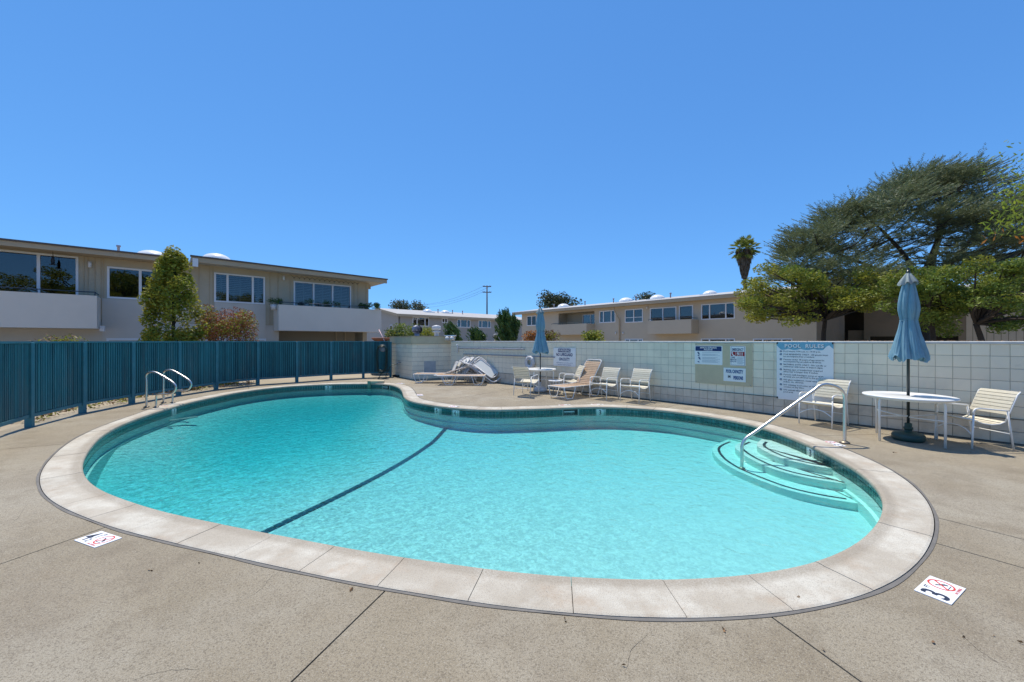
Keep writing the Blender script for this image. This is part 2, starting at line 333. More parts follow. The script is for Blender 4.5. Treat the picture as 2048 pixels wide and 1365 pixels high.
# coping stones
JP = PER / round(PER / .61); nst = round(PER / .61); i_ref = near_i(G(1332, 1162))
def profile(w_): return [(-.018,-.052),(-.022,-.03),(-.018,-.012),(-.006,-.002),(.012,.001),(.06,-.003),(.11,-.0025),(w_-.02,-.001),(w_-.004,-.005),(w_,-.06)]
for k in range(nst):
    i0 = i_ref + k*NI/nst; i1 = i0 + NI/nst; g = .0022/PER*NI; seg = 6; mb = MB(); V = []
    dz = random.uniform(-.0015, .0015)
    for j in range(seg+1):
        i = i0+g+(i1-i0-2*g)*j/seg; p, n, w_ = at_s(i, 0)
        V += [(p[0]+n[0]*a, p[1]+n[1]*a, z+(dz if z > -.05 else 0)) for a, z in profile(w_)]
    K = 10; fs = [(j*K+q, j*K+(q+1) % K, (j+1)*K+(q+1) % K, (j+1)*K+q) for j in range(seg) for q in range(K)]
    mb.add(V, fs, False); mb.f += [tuple(reversed(range(K))), tuple(seg*K+q for q in range(K))]; mb.sm += [False, False]
    o = mb.build('coping_stone', M['coping'], pool); at_ = o.data.attributes.new('lip', 'FLOAT', 'POINT'); at_.data.foreach_set('value', [(1,1,1,1,1,.85,0,0,0,0)[q % 10] for q in range(len(V))])
def band(offA, zA, offB, zB, m, name, parent, i0=0, i1=NI, smooth=True, **k):
    A = ring(offA); B = ring(offB); idx = [i % NI for i in range(i0, i1+1)]; n = len(idx)
    mb = MB(); mb.add([(A[i][0], A[i][1], zA) for i in idx]+[(B[i][0], B[i][1], zB) for i in idx], [(j, j+1, n+j+1, n+j) for j in range(n-1)], smooth)
    return tag(mb.build(name, m, parent), **k)
band(.0, -.062, W0, -.062, M['base'], 'coping_bed', pool)
band(.026, -.05, .026, -.222, M['grout'], 'grout_band', pool)
band(.012, -.222, .012, -.36, M['wallplaster'], 'pool_wall', pool)
band(.012, -.36, -.022, -.375, M['wallplaster'], 'wall_ledge', pool)
band(-.022, -.375, -.05, -2.0, M['wallplaster'], 'pool_wall', pool)
# floor: shallow to the right of the tile line, deep to the left (depths are what the eye sees through the water)
LA, LB = G(895, 862, -.6), G(530, 1065, -.6)
def line_d(x, y):
    d = Vector((LA.x-LB.x, LA.y-LB.y)).normalized(); return (x-LB.x)*d.y - (y-LB.y)*d.x      # + to the right (shallow)
def floor_z(x, y):
    d = line_d(x, y); z = -.6 + min(.09, .016*d) if d > 0 else -.6 + max(-.42, .11*d)
    wd = float(np.hypot(I0[:,0]-x, I0[:,1]-y).min()); t = min(1, wd/(1.1 if d > 0 else 2.2)); t = t*t*(3-2*t); t = 1-(1-t)*min(1, max(0, (y-5.2)/2.2)); e_ = max(z, -.52 if d > 0 else -.52+min(.11, -.04*d))
    return e_*(1-t)+z*t
xs = np.linspace(I0[:,0].min()-.3, I0[:,0].max()+.3, 90); ys = np.linspace(I0[:,1].min()-.3, I0[:,1].max()+.3, 90)
mb = MB(); mb.add([(x, y, floor_z(x, y)) for y in ys for x in xs], [(j*90+i, j*90+i+1, (j+1)*90+i+1, (j+1)*90+i) for j in range(89) for i in range(89)], True)
mb.build('pool_floor', M['plaster'], pool)
# waterline tiles, two courses; the 300 that show largest are parts, the rest one part
tiles = []
nt_ = int(PER/.082); step = NI/nt_
for c in range(2):
    z1 = -.052-.085*c; z0 = z1-.081
    for k in range(nt_):
        i = k*step; p, n, _ = at_s(i+step/2, 0); v = -Vector((p[0], p[1], 0)); face = -(v.normalized().dot(Vector((n[0], n[1], 0))))
        vis = face < -.02 if False else (Vector((-n[0], -n[1], 0)).dot(v.normalized()) > .12)
        tiles.append((-(1/v.length) if vis and z0 > -.25 else 1/v.length, i, z0, z1))
tiles.sort(key=lambda t: (t[0], ))
def tile_geo(mb, i, z0, z1, g=.0035):
    gi = g/PER*NI; P = []
    for a in (i+gi, i+step-gi):
        p, n, _ = at_s(a, 0)
        for off in (.016, .025):
            for z in (z0+.002, z1-.002): P.append((p[0]+n[0]*off, p[1]+n[1]*off, z))
    mb.add(P, [(0,1,5,4),(2,6,7,3),(1,3,7,5),(0,4,6,2),(0,2,3,1),(4,5,7,6)])
# spots kept free of tiles: depth markers and skimmer mouths
MK = [('7',(350,812)),('7',(656,768.2)),('5',(873,811.5)),('4½',(911,816)),('3',(1202,813.5)),('3',(1617,888))]
SK = [(773,768.6),(1141,815)]
busy = []
for s_, px in MK: busy.append((near_i(G(*px)), .085))
for px in SK: busy.append((near_i(G(*px)), .19))
def is_busy(i):
    c_ = i+step/2
    return any(abs((c_-b+NI/2) % NI - NI/2)*PER/NI < h+.035 for b, h in busy)
rest = MB(); cnt = 0
for pr, i, z0, z1 in tiles:
    if is_busy(i): continue
    if cnt < 300:
        mb = MB(); tile_geo(mb, i, z0, z1); mb.build('tile', M['tile'], pool); cnt += 1
    else: tile_geo(rest, i, z0, z1)
tag(rest.build('waterline_tiles', M['tile'], pool), kind='stuff')
for s_, px in MK:
    i = near_i(G(*px)); p, n = I0[i], N0[i]; rz = math.atan2(n[1], n[0]) - math.pi/2   # local +y outward, text faces -y
    mb = MB(); mb.box(-.085, .085, .005, .02, -.218, -.05)
    o = mb.build('depth_marker', M['signwhite'], pool, (p[0]+n[0]*.004, p[1]+n[1]*.004, 0), rz)
    t_ = text_mesh(s_ if s_ != '4½' else '4', .15, .02, 'CENTER', .95 if s_ != '4½' else .75, UP, M['ink'])
    link('numeral', t_, o, (0 if s_ != '4½' else -.03, .003, -.192))
    if s_ == '4½': [link('fraction', text_mesh(c_, .06, .01, 'CENTER', 1, UP, M['ink']), o, (.045, .003, z_)) for c_, z_ in (('1', -.12), ('2', -.19))]
    else: link('unit', text_mesh('FT', .045, .01, 'LEFT', 1, UP, M['ink']), o, (.045, .003, -.09))
for px in SK:
    i = near_i(G(*px)); p, n = I0[i], N0[i]; rz = math.atan2(n[1], n[0]) - math.pi/2
    mb = MB(); mb.box(-.20, .20, -.0, .024, -.215, -.2); mb.box(-.20, -.185, 0, .024, -.2, -.05); mb.box(.185, .20, 0, .024, -.2, -.05)
    o = mb.build('skimmer', M['grout'], pool, (p[0], p[1], 0), rz)
    MB().box(-.185, .185, .012, .02, -.2, -.05).build('opening', M['black'], o)
    MB().box(-.16, .10, .004, .01, -.12, -.095).build('weir_flap', M['grout'], o)
# tile line across the floor
pA, pB = Vector((LA.x, LA.y)), Vector((LB.x, LB.y)); dL = (pA-pB).normalized(); qL = Vector((dL.y, -dL.x))
a0 = pB - dL*1.2; Ln = (pA-pB).length + 2.0; nn = int(Ln/.11)
curve_off = lambda t: .22*math.sin(math.pi*min(1, max(0, t)))     # the line bows a little
mb = MB()
for k in range(nn):
    t0, t1 = k*Ln/nn, (k+1)*Ln/nn-.006; P = []
    for t in (t0, t1):
        c_ = a0 + dL*t + qL*curve_off((t-1.2)/(pA-pB).length)
        for sgn in (-.05, .05):
            q = c_ + qL*sgn; P.append((q.x, q.y, floor_z(q.x, q.y)+.012))
    mb.add(P, [(0,1,3,2)])
tag(mb.build('floor_line', M['navytile'], pool), kind='stuff')
# main drains and return fittings
for px, py in ((583,827),(677,826)):
    g_ = G(px, py, -1.4); mb = MB(); mb.lathe([(0,.0),(.12,.0),(.12,.01),(0,.012)], (0,0,0), 16)
    mb.build('drain_cover', M['blind'], pool, (g_.x, g_.y, floor_z(g_.x, g_.y)+.005))
# entry steps
s1 = [(1523,878.6),(1513.5,889.6),(1527,900.6),(1556,914),(1595,925),(1644,934.7),(1690.5,939.6)]
s2 = [(1497.7,878.6),(1470.8,890.8),(1480.6,905.4),(1514.7,925),(1558.7,942),(1619.7,956.7),(1711.3,971.4)]
s3 = [(1461,877),(1426.9,893),(1431.7,912.8),(1461,934.7),(1509.9,956.7),(1571,978.7),(1644,995.8),(1727,1009)]
for pts, zt, zb in ((s1, -.20, -.305), (s2, -.30, -.415), (s3, -.41, -.62)):
    w_ = [G(x, y, zt) for x, y in pts]; c = spline(w_, 6); base = [(p.x, p.y) for p in c]
    ia, ib = near_i(base[0]), near_i(base[-1])
    idx = []; i = ib
    while i != ia: idx.append(i); i = (i+1) % NI
    back = ring(.02); poly = base + [tuple(back[j]) for j in idx[::4]]
    mb = MB(); mb.prism(poly, zb, zt); st = mb.build('step', M['wallplaster'], pool); bevel(st, .03, 3)
    mb = MB(); cs = [Vector((p[0], p[1])) for p in base]; acc = 0
    for a, b in zip(cs[2:-3], cs[3:-2]):
        d = (b-a); q = Vector((-d.y, d.x)).normalized()
        if (cs[len(cs)//2]+q).x < cs[len(cs)//2].x: pass
        a2, b2 = a + q*.085, b + q*.085; m_ = max(1, round(d.length/.075))
        for k in range(m_):
            u0, u1 = a2.lerp(b2, k/m_), a2.lerp(b2, (k+.93)/m_)
            mb.add([(u0.x, u0.y, zt+.004), (u1.x, u1.y, zt+.004), (u1.x+q.x*0.044, u1.y+q.y*0.044, zt+.004), (u0.x+q.x*0.044, u0.y+q.y*0.044, zt+.004)], [(0,1,2,3)])
    mb.build('nosing_line', M['navytile'], st)
# water: a closed body; reflecting surface tinted with a ripple light pattern, body that absorbs red
wm = bpy.data.materials.new('pool_water'); wm.use_nodes = True; N = wm.node_tree.nodes; L = wm.node_tree.links; N.remove(N['Principled BSDF'])
tr = N.new('ShaderNodeBsdfTransparent'); gl = N.new('ShaderNodeBsdfGlossy'); gl.inputs['Roughness'].default_value = .06
cn = N.new('ShaderNodeTexNoise'); cn.inputs['Scale'].default_value = 19; cn.inputs['Detail'].default_value = 2; cn.inputs['Distortion'].default_value = 1.2  # ripple light and shade painted into the surface's transparent colour, in place of caustics
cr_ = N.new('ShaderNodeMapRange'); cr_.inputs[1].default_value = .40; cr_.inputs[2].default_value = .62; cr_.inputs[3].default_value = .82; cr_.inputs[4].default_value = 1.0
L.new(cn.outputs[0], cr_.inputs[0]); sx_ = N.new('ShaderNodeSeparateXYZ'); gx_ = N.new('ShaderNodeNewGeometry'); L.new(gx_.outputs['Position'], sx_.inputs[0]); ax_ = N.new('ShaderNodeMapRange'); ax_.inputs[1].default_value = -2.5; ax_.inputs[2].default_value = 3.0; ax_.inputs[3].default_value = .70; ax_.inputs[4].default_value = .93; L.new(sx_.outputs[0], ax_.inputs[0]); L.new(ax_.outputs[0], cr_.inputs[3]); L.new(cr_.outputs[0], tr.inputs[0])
fr = N.new('ShaderNodeFresnel'); fr.inputs[0].default_value = 1.333; mx = N.new('ShaderNodeMixShader')
geo = N.new('ShaderNodeNewGeometry'); nz = N.new('ShaderNodeTexNoise'); nz.inputs['Scale'].default_value = 7.5; nz.inputs['Detail'].default_value = 3; nz.inputs['Distortion'].default_value = .6
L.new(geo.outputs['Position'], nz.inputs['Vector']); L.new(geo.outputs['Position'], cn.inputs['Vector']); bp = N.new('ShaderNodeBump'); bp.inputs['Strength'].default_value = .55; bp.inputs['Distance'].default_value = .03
L.new(nz.outputs[0], bp.inputs['Height']); L.new(bp.outputs[0], gl.inputs['Normal']); L.new(bp.outputs[0], fr.inputs['Normal'])
L.new(fr.outputs[0], mx.inputs[0]); L.new(tr.outputs[0], mx.inputs[1]); L.new(gl.outputs[0], mx.inputs[2]); L.new(mx.outputs[0], N['Material Output'].inputs[0])
va = N.new('ShaderNodeVolumeAbsorption'); va.inputs['Color'].default_value = (.02,.905,.945,1); va.inputs['Density'].default_value = .80
L.new(va.outputs[0], N['Material Output'].inputs['Volume'])
E_ = ring(.03); cen = (-1.5, 6.0); mb = MB()
n = NI; mb.v = [(p[0], p[1], WATER) for p in E_] + [(p[0], p[1], -2.1) for p in E_]
mb.f = [tuple(range(n)), tuple(range(2*n-1, n-1, -1))] + [(n+i, n+(i+1) % n, (i+1) % n, i) for i in range(n)]; mb.sm = [False]*len(mb.f)
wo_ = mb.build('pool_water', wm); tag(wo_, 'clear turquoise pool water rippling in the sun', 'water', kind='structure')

# ------------------------------------------------------------------ fence line, wall line, deck
posts = [(59,854),(165,826),(263.5,806.6),(357,790),(432,778.5),(515.4,769),(593.5,764),(662,759),(726.6,755.7),(781,753.6)]
FP = [G(*p) for p in posts]
FP = [Vector((-7.15, 4.45, 0)), Vector((-8.15, 5.95, 0))] + FP     # two more posts out of frame to the left
WL = [Vector((-2.62,16.95,0)), Vector((-.457,15.05,0)), Vector((2.1,12.5,0)), Vector((4.50,9.99,0)), Vector((5.62,8.70,0)), Vector((6.62,7.52,0)), Vector((7.58,6.42,0)), Vector((8.7,5.08,0)), Vector((10.1,3.35,0))]
WC = spline(WL, 40); WC2 = np.array([(p.x, p.y) for p in WC]); wl = np.r_[0, np.cumsum(np.hypot(*np.diff(WC2, axis=0).T))]
def wall_at(l):                                  # point and tangent (left to right) of the wall face
    x, y = np.interp(l, wl, WC2[:,0]), np.interp(l, wl, WC2[:,1]); x2, y2 = np.interp(l+.05, wl, WC2[:,0]), np.interp(l+.05, wl, WC2[:,1])
    x1, y1 = np.interp(l-.05, wl, WC2[:,0]), np.interp(l-.05, wl, WC2[:,1])
    return Vector((x, y, 0)), Vector((x2-x1, y2-y1, 0)).normalized()
def wall_px(px):                                 # arc length where the wall meets a photo column
    k = (px-CX)/F; v = WC2[:,0]-k*WC2[:,1]; j = int(np.argmin(abs(v))); return wl[j]
PH = [Vector((-5.60,18.3,0)), Vector((-4.16,16.45,0)), Vector((-2.55,17.25,0))]        # pump house corners
Bp = [FP[-1]+Vector((-.1,.5,0))] + [FP[i] + Vector((-.35 if i < 7 else -.15, .05 if i < 4 else .35, 0)) for i in range(len(FP)-2, -1, -1)]
Bp += [Vector((-7.2,2,0)), Vector((-7.2,-5,0)), Vector((12,-5,0)), Vector((12,1,0))] + [wall_at(l)[0] + Vector((wall_at(l)[1].y*-1, wall_at(l)[1].x, 0))*.12 for l in np.linspace(wl[-1], .2, 14)] + [Vector((-2.5,17.4,0)), Vector((-4.16,16.7,0)), Vector((-5.3,18.3,0))]
NB = 1600; BB, BPER = resample([(p.x, p.y) for p in Bp], NB)
STRIP = .022
OUT = ring(W0+STRIP)
jl = [((217,1052),(0,1128)),((778,1180),(590,1365)),((1533,1229),(1720,1365)),((1868,1086),(2048,1137)),((1873,1034),(2048,1078)),((1610,872),(1759,868)),((1330,816),(1357,808)),((858,805.6),(926,793.9)),((134,887),(0,898)),((500,778),(497,771))]
def hitB(a, d):
    best = None
    for j in range(NB):
        p, q = BB[j], BB[(j+1) % NB]; e = q-p; den = d[0]*e[1]-d[1]*e[0]
        if abs(den) < 1e-9: continue
        r = p-a; t = (r[0]*e[1]-r[1]*e[0])/den; u = (r[0]*d[1]-r[1]*d[0])/den
        if t > .05 and 0 <= u <= 1 and (best is None or t < best[0]): best = (t, j+u)
    return best[1]
J = []
for a, b in jl:
    a = G(*a); b = G(*b); i = int(np.argmin(np.hypot(OUT[:,0]-a.x, OUT[:,1]-a.y))); st = OUT[i]
    d = np.array([b.x-a.x, b.y-a.y]); d /= np.linalg.norm(d); J.append((i, hitB(st, d)))
J.sort()
deck = empty('pool_deck', (0, 0, 0), kind='structure', label='tan exposed aggregate concrete deck round the pool', cat='pool deck')
def atA(A, i):
    n = len(A); a = int(math.floor(i)); f = i-a; return A[a % n]*(1-f)+A[(a+1) % n]*f
for q in range(len(J)):
    i0, t0 = J[q]; i1, t1 = J[(q+1) % len(J)]
    if i1 <= i0: i1 += NI
    if t1 < t0: t1 += NB
    m_ = max(8, (i1-i0)//4); rad = 5; g0 = .005/PER*NI; gb = .005/BPER*NB; V = []
    for j in range(m_+1):
        f = j/m_; a = atA(OUT, i0+g0+(i1-i0-2*g0)*f); b = atA(BB, t0+gb+(t1-t0-2*gb)*f)
        for r_ in range(rad+1):
            p = a+(b-a)*(r_/rad)**1.5; V.append((p[0], p[1], -.008))
        for r_ in range(rad+1):
            p = a+(b-a)*(r_/rad)**1.5; V.append((p[0], p[1], -.07))
    K = 2*(rad+1); fs = []
    for j in range(m_):
        o0, o1 = j*K, (j+1)*K
        for r_ in range(rad): fs.append((o0+r_, o0+r_+1, o1+r_+1, o1+r_))
        fs.append((o0, o1, o1+rad+1, o0+rad+1)); fs.append((o0+rad, o0+K-1, o1+K-1, o1+rad))
    for o0, fl in ((0, 1), (m_*K, 0)):
        for r_ in range(rad):
            f_ = (o0+r_, o0+r_+1, o0+rad+2+r_, o0+rad+1+r_); fs.append(f_ if fl else tuple(reversed(f_)))
    mb = MB(); mb.add(V, fs); mb.build('slab', M['deck'], deck)
# soil bed under the joints
A_ = ring(W0-.02); mb = MB(); n = NI; Bm = [atA(BB, np.interp(i, [a for a, b in J]+[J[0][0]+NI], np.unwrap([b*2*math.pi/NB for a, b in J]+[J[0][1]*2*math.pi/NB+2*math.pi])*NB/2/math.pi) if i >= J[0][0] else np.interp(i+NI, [a for a, b in J]+[J[0][0]+NI], np.unwrap([b*2*math.pi/NB for a, b in J]+[J[0][1]*2*math.pi/NB+2*math.pi])*NB/2/math.pi)) for i in range(n)]
mb.add([(p[0], p[1], -.03) for p in A_]+[(p[0], p[1], -.03) for p in Bm], [(i, n+i, n+(i+1) % n, (i+1) % n) for i in range(n)]); mb.build('joint_bed', M['base'], deck)
# grey sealant round the outside of the coping
sb = MB(); A1 = ring(W0+.0025); A2 = W0+STRIP+.002+.006*np.sin(np.arange(NI)*.35)*np.sin(np.arange(NI)*.083); A2 = ring(A2)
sb.add([(p[0], p[1], -.0045) for p in A1]+[(p[0], p[1], -.0045) for p in A2], [(i, n+i, n+(i+1) % n, (i+1) % n) for i in range(n)])
tag(sb.build('sealant_strip', M['sealant'], deck))
# hairline cracks in the deck
for pts in ([(470,1206),(520,1178),(545,1150),(600,1122)],[(1250,1360),(1262,1300),(1300,1262)],[(1800,1015),(1880,1022),(1960,1040)],[(1900,1240),(1960,1300),(2040,1345)],[(240,1365),(330,1340),(420,1335)],[(820,800),(900,797),(990,785)],[(60,1000),(30,1040),(0,1052)]):
    c = spline([G(*p) for p in pts], 7); c = [p+Vector((random.uniform(-.006,.006), random.uniform(-.006,.006), 0)) for p in c]; mb = MB(); V = []
    for k, p in enumerate(c):
        t = (c[min(k+1, len(c)-1)]-c[max(k-1, 0)]).normalized(); q = Vector((-t.y, t.x, 0))*.0007*math.sin(math.pi*(k+.4)/len(c)); V += [(p.x+q.x, p.y+q.y, -.0068), (p.x-q.x, p.y-q.y, -.0068)]
    mb.add(V, [(2*k, 2*k+1, 2*k+3, 2*k+2) for k in range(len(c)-1)]); mb.build('crack', M['base'], deck)
# ground sheet to the horizon, with the deck cut out
gv = []; gf = []; rings_ = [0, .6, 3, 12, 50, 200, 900]; S = BB[::8]; ns = len(S); c0 = np.array([0, 7.])
for r_ in rings_:
    for p in S:
        d = p-c0; l = np.linalg.norm(d); q = c0 + d*(1+r_/l)
        gv.append((q[0], q[1], -.012 if r_ < 1 else -.02))
gf = [(a*ns+i, (a+1)*ns+i, (a+1)*ns+(i+1) % ns, a*ns+(i+1) % ns) for a in range(len(rings_)-1) for i in range(ns)]
mb = MB(); mb.add(gv, gf); tag(mb.build('ground', M['ground']), 'dry bare ground beyond the pool fence', 'ground', kind='structure')

# ------------------------------------------------------------------ fence
fence = empty('slatted_fence', (0, 0, 0), label='weathered teal vertical slat fence curving round the deep end', cat='fence')
slat = MB().box(-.024, .024, -.011, .011, 0, 1.30).mesh('slat', M['fence'])
FB = [0]*len(FP)
for i, p in enumerate(FP):
    a = FP[max(0, i-1)]; b = FP[min(len(FP)-1, i+1)]; t = (b-a).normalized(); ang = math.atan2(t.y, t.x)
    mb = MB(); mb.box(-.05, .05, -.05, .05, 0, 1.585); po = mb.build('post', M['fencepost'], fence, (p.x, p.y, -.01), ang); bevel(po, .006, 1)
for a, b in zip(FP, FP[1:]):
    d = b-a; ang = math.atan2(d.y, d.x); l = d.length; t = d.normalized(); nrm = Vector((-t.y, t.x, 0))
    # rails and slats sit on the outer (left) side of the posts
    side = -1 if nrm.dot(Vector((0, 6, 0))-a) > 0 else 1
    c = a + nrm*side*.0
    mb = MB(); mb.box(.03, l-.03, -.028, .028, 1.555, 1.595); mb.build('top_rail', M['fencepost'], fence, (c.x, c.y, 0), ang)
    mb = MB(); mb.box(.05, l-.05, -.02, .02, .17, .235); mb.build('bottom_rail', M['fencepost'], fence, (c.x, c.y, 0), ang)
    MB().box(.05, l-.05, -side*.012+.0, -side*.012+.004, .236, 1.555) if False else None
    bo_ = -1 if False else (1 if nrm.dot(Vector((0, 6, 0))-a) < 0 else -1)
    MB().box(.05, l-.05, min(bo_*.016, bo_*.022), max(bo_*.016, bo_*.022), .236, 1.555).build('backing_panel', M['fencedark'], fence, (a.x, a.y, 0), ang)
    ns_ = int((l-.12)/.064)
    for k in range(ns_):
        x = .06+(k+.5)*(l-.12)/ns_; q = a+t*x+nrm*random.uniform(-.003, .003)
        o = link('slat', slat, fence, (q.x, q.y, .236+random.uniform(0, .01)), ang+random.uniform(-.05, .05))
        o.scale = (random.uniform(.86, 1.03), 1, 1.01)

# ------------------------------------------------------------------ block wall
wall = empty('block_wall', (0, 0, 0), label='long white painted concrete block wall curving along the shallow end', cat='wall')
BP_ = .2; nb = int(wl[-1]/BP_); bh = 1.56/8
blocks = []
for k in range(nb):
    for r_ in range(8):
        p, t = wall_at((k+.5)*BP_); blocks.append((p.length if p.x/p.y < 1.34 else 99, k, r_))
blocks.sort(); b_up = MB().box(-.0975, .0975, 0, .1, .003, bh-.003).mesh('block', M['block']); b_lo = MB().box(-.0975, .0975, -.022, .1, .003, bh-.003).mesh('block', M['blockbase'])
for me in (b_up, b_lo):
    bm = bmesh.new(); bm.from_mesh(me); bmesh.ops.bevel(bm, geom=[e for e in bm.edges if all(v.co.y < .01 for v in e.verts)], offset=.004, segments=1, affect='EDGES'); bm.to_mesh(me); bm.free()
rest = {0: MB(), 1: MB()}
for c, (d_, k, r_) in enumerate(blocks):
    p, t = wall_at((k+.5)*BP_); ang = math.atan2(t.y, t.x); me = b_lo if r_ < 2 else b_up
    off = random.uniform(-.0012, .0012)
    if c < 300: link('block', me, wall, (p.x-t.y*off, p.y+t.x*off, -.005+r_*bh), ang)
    else:
        M4 = Matrix.Translation((p.x-t.y*off, p.y+t.x*off, -.005+r_*bh)) @ Matrix.Rotation(ang, 4, 'Z')
        rest[int(r_ < 2)].add([M4 @ v.co for v in me.vertices], [tuple(f.vertices) for f in me.polygons])
tag(rest[0].build('far_blocks', M['block'], wall), kind='stuff'); tag(rest[1].build('far_base_blocks', M['blockbase'], wall), kind='stuff')
def wall_sweep(prof, l0, l1, step_=.2):
    ls = list(np.arange(l0, l1, step_))+[l1]; V = []; K = len(prof)
    for l in ls:
        p, t = wall_at(l); n_ = Vector((-t.y, t.x, 0))        # into the wall
        V += [(p.x+n_.x*a, p.y+n_.y*a, z) for a, z in prof]
    fs = [(j*K+q, j*K+(q+1) % K, (j+1)*K+(q+1) % K, (j+1)*K+q) for j in range(len(ls)-1) for q in range(K)]
    mb = MB(); mb.add(V, fs); mb.f += [tuple(range(K)), tuple(reversed([(len(ls)-1)*K+q for q in range(K)]))]; mb.sm += [False, False]; return mb
wall_sweep([(.006,-.02),(.15,-.02),(.15,1.555),(.006,1.555)], 0, wl[-1]).build('mortar_core', M['mortar'], wall)
wall_sweep([(-.015,1.556),(.16,1.556),(.16,1.592),(.15,1.597),(-.005,1.597),(-.015,1.59)], 0, wl[-1]).build('wall_cap', M['cap'], wall)
wall_sweep([(-.0235,.379),(.008,.379),(.008,.3885),(-.0235,.3885)], 0, wl[-1]).build('grimy_joint', M['joint'], wall)
wall_sweep([(-.026,-.02),(.008,-.02),(.008,.022),(-.024,.016)], 0, wl[-1]).build('grimy_base', M['joint'], wall)
def cap_at(px):
    p, t = wall_at(wall_px(px)); return p, t
# ------------------------------------------------------------------ pump house
ph = empty('pump_house', (0, 0, 0), label='low white painted block pump house with tan roof band beside the fence', cat='pump house')
for a, b in zip(PH, PH[1:]):
    d = b-a; l = d.length; ang = math.atan2(d.y, d.x); t = d.normalized()
    core = MB().box(0, l, .02, .18, 0, 1.5).build('wall_core', M['mortar'], ph, a, ang)
    nbk = round(l/.4); bl = l/nbk
    for r_ in range(8):
        z0 = r_*1.48/8; xs_ = [0]+[(k+(.5 if r_ % 2 else 1))*bl for k in range(nbk)]
        if xs_[-1] < l-.01: xs_.append(l)
        for x0, x1 in zip(xs_, xs_[1:]):
            MB().box(x0+.002, x1-.002, 0, .03, z0+.005, z0+1.48/8-.005).build('block', M['block'], ph, a, ang)
    MB().box(-.05, l+.05, -.05, .2, 1.485, 1.79).build('fascia', M['tanboard'], ph, a, ang)
    MB().box(-.07, l+.07, -.08, .2, 1.792, 1.815).build('drip_edge', M['fascia'], ph, a, ang)
mb = MB(); mb.prism([(PH[0].x,PH[0].y),(PH[1].x,PH[1].y),(PH[2].x,PH[2].y),(-2.75,19.2),(-5.2,21.0)], 1.70, 1.80); mb.build('roof', M['roof'], ph)
MB().box(-.25,.25,-.01,.0,.25,.75).build('wall_patch', mat('primer_patch',(.40,.42,.42),(.50,.51,.50),5,.8), ph, (PH[1]+(PH[2]-PH[1])*.42), math.atan2((PH[2]-PH[1]).y,(PH[2]-PH[1]).x))  # flat patch of grey primer on the front wall, not a door
# ================================================================== buildings
class Facade:                                   # a wall plane given by a start point, a direction and the photo columns that see it
    def __init__(s, O, d, name, **tags):
        s.O = Vector((O[0], O[1], 0)); s.d = Vector((d[0], d[1], 0)).normalized(); s.ang = math.atan2(s.d.y, s.d.x)
        s.e = empty(name, s.O, s.ang, **tags)
        s.n = Vector((-s.d.y, s.d.x, 0))        # into the building (away from the camera)
    def at(s, px, py=None, off=0.0):            # -> (along, height) where the photo pixel meets the plane pushed off metres inwards
        k = (px-CX)/F; P = s.O + s.n*off; den = s.d.x - k*s.d.y; t = (k*P.y - P.x)/den; Y = P.y + s.d.y*t
        return (t, None) if py is None else (t, H + (CY-py)/F*Y)
def wall_holes(mb, x0, x1, z0, z1, y0, y1, holes):
    xs_ = sorted({x0, x1, *[min(max(v, x0), x1) for h in holes for v in h[:2]]}); zs = sorted({z0, z1, *[min(max(v, z0), z1) for h in holes for v in h[2:4]]})
    inside = lambda x, z: any(h[0] < x < h[1] and h[2] < z < h[3] for h in holes)
    vid = {}
    def V(x, y, z):
        k = (round(x, 4), y, round(z, 4))
        if k not in vid: vid[k] = len(mb.v); mb.v.append((x, y, z))
        return vid[k]
    def Fc(*p): mb.f.append(tuple(V(*q) for q in p)); mb.sm.append(False)
    nx, nz_ = len(xs_)-1, len(zs)-1
    solid = [[not inside((xs_[i]+xs_[i+1])/2, (zs[j]+zs[j+1])/2) for j in range(nz_)] for i in range(nx)]
    for i in range(nx):
        for j in range(nz_):
            if not solid[i][j]: continue
            a, b, c, d = xs_[i], xs_[i+1], zs[j], zs[j+1]
            Fc((a,y0,c),(b,y0,c),(b,y0,d),(a,y0,d)); Fc((a,y1,c),(a,y1,d),(b,y1,d),(b,y1,c))
            if i == 0 or not solid[i-1][j]: Fc((a,y0,c),(a,y0,d),(a,y1,d),(a,y1,c))
            if i == nx-1 or not solid[i+1][j]: Fc((b,y0,c),(b,y1,c),(b,y1,d),(b,y0,d))
            if j == 0 or not solid[i][j-1]: Fc((a,y0,c),(a,y1,c),(b,y1,c),(b,y0,c))
            if j == nz_-1 or not solid[i][j+1]: Fc((a,y0,d),(b,y0,d),(b,y1,d),(a,y1,d))
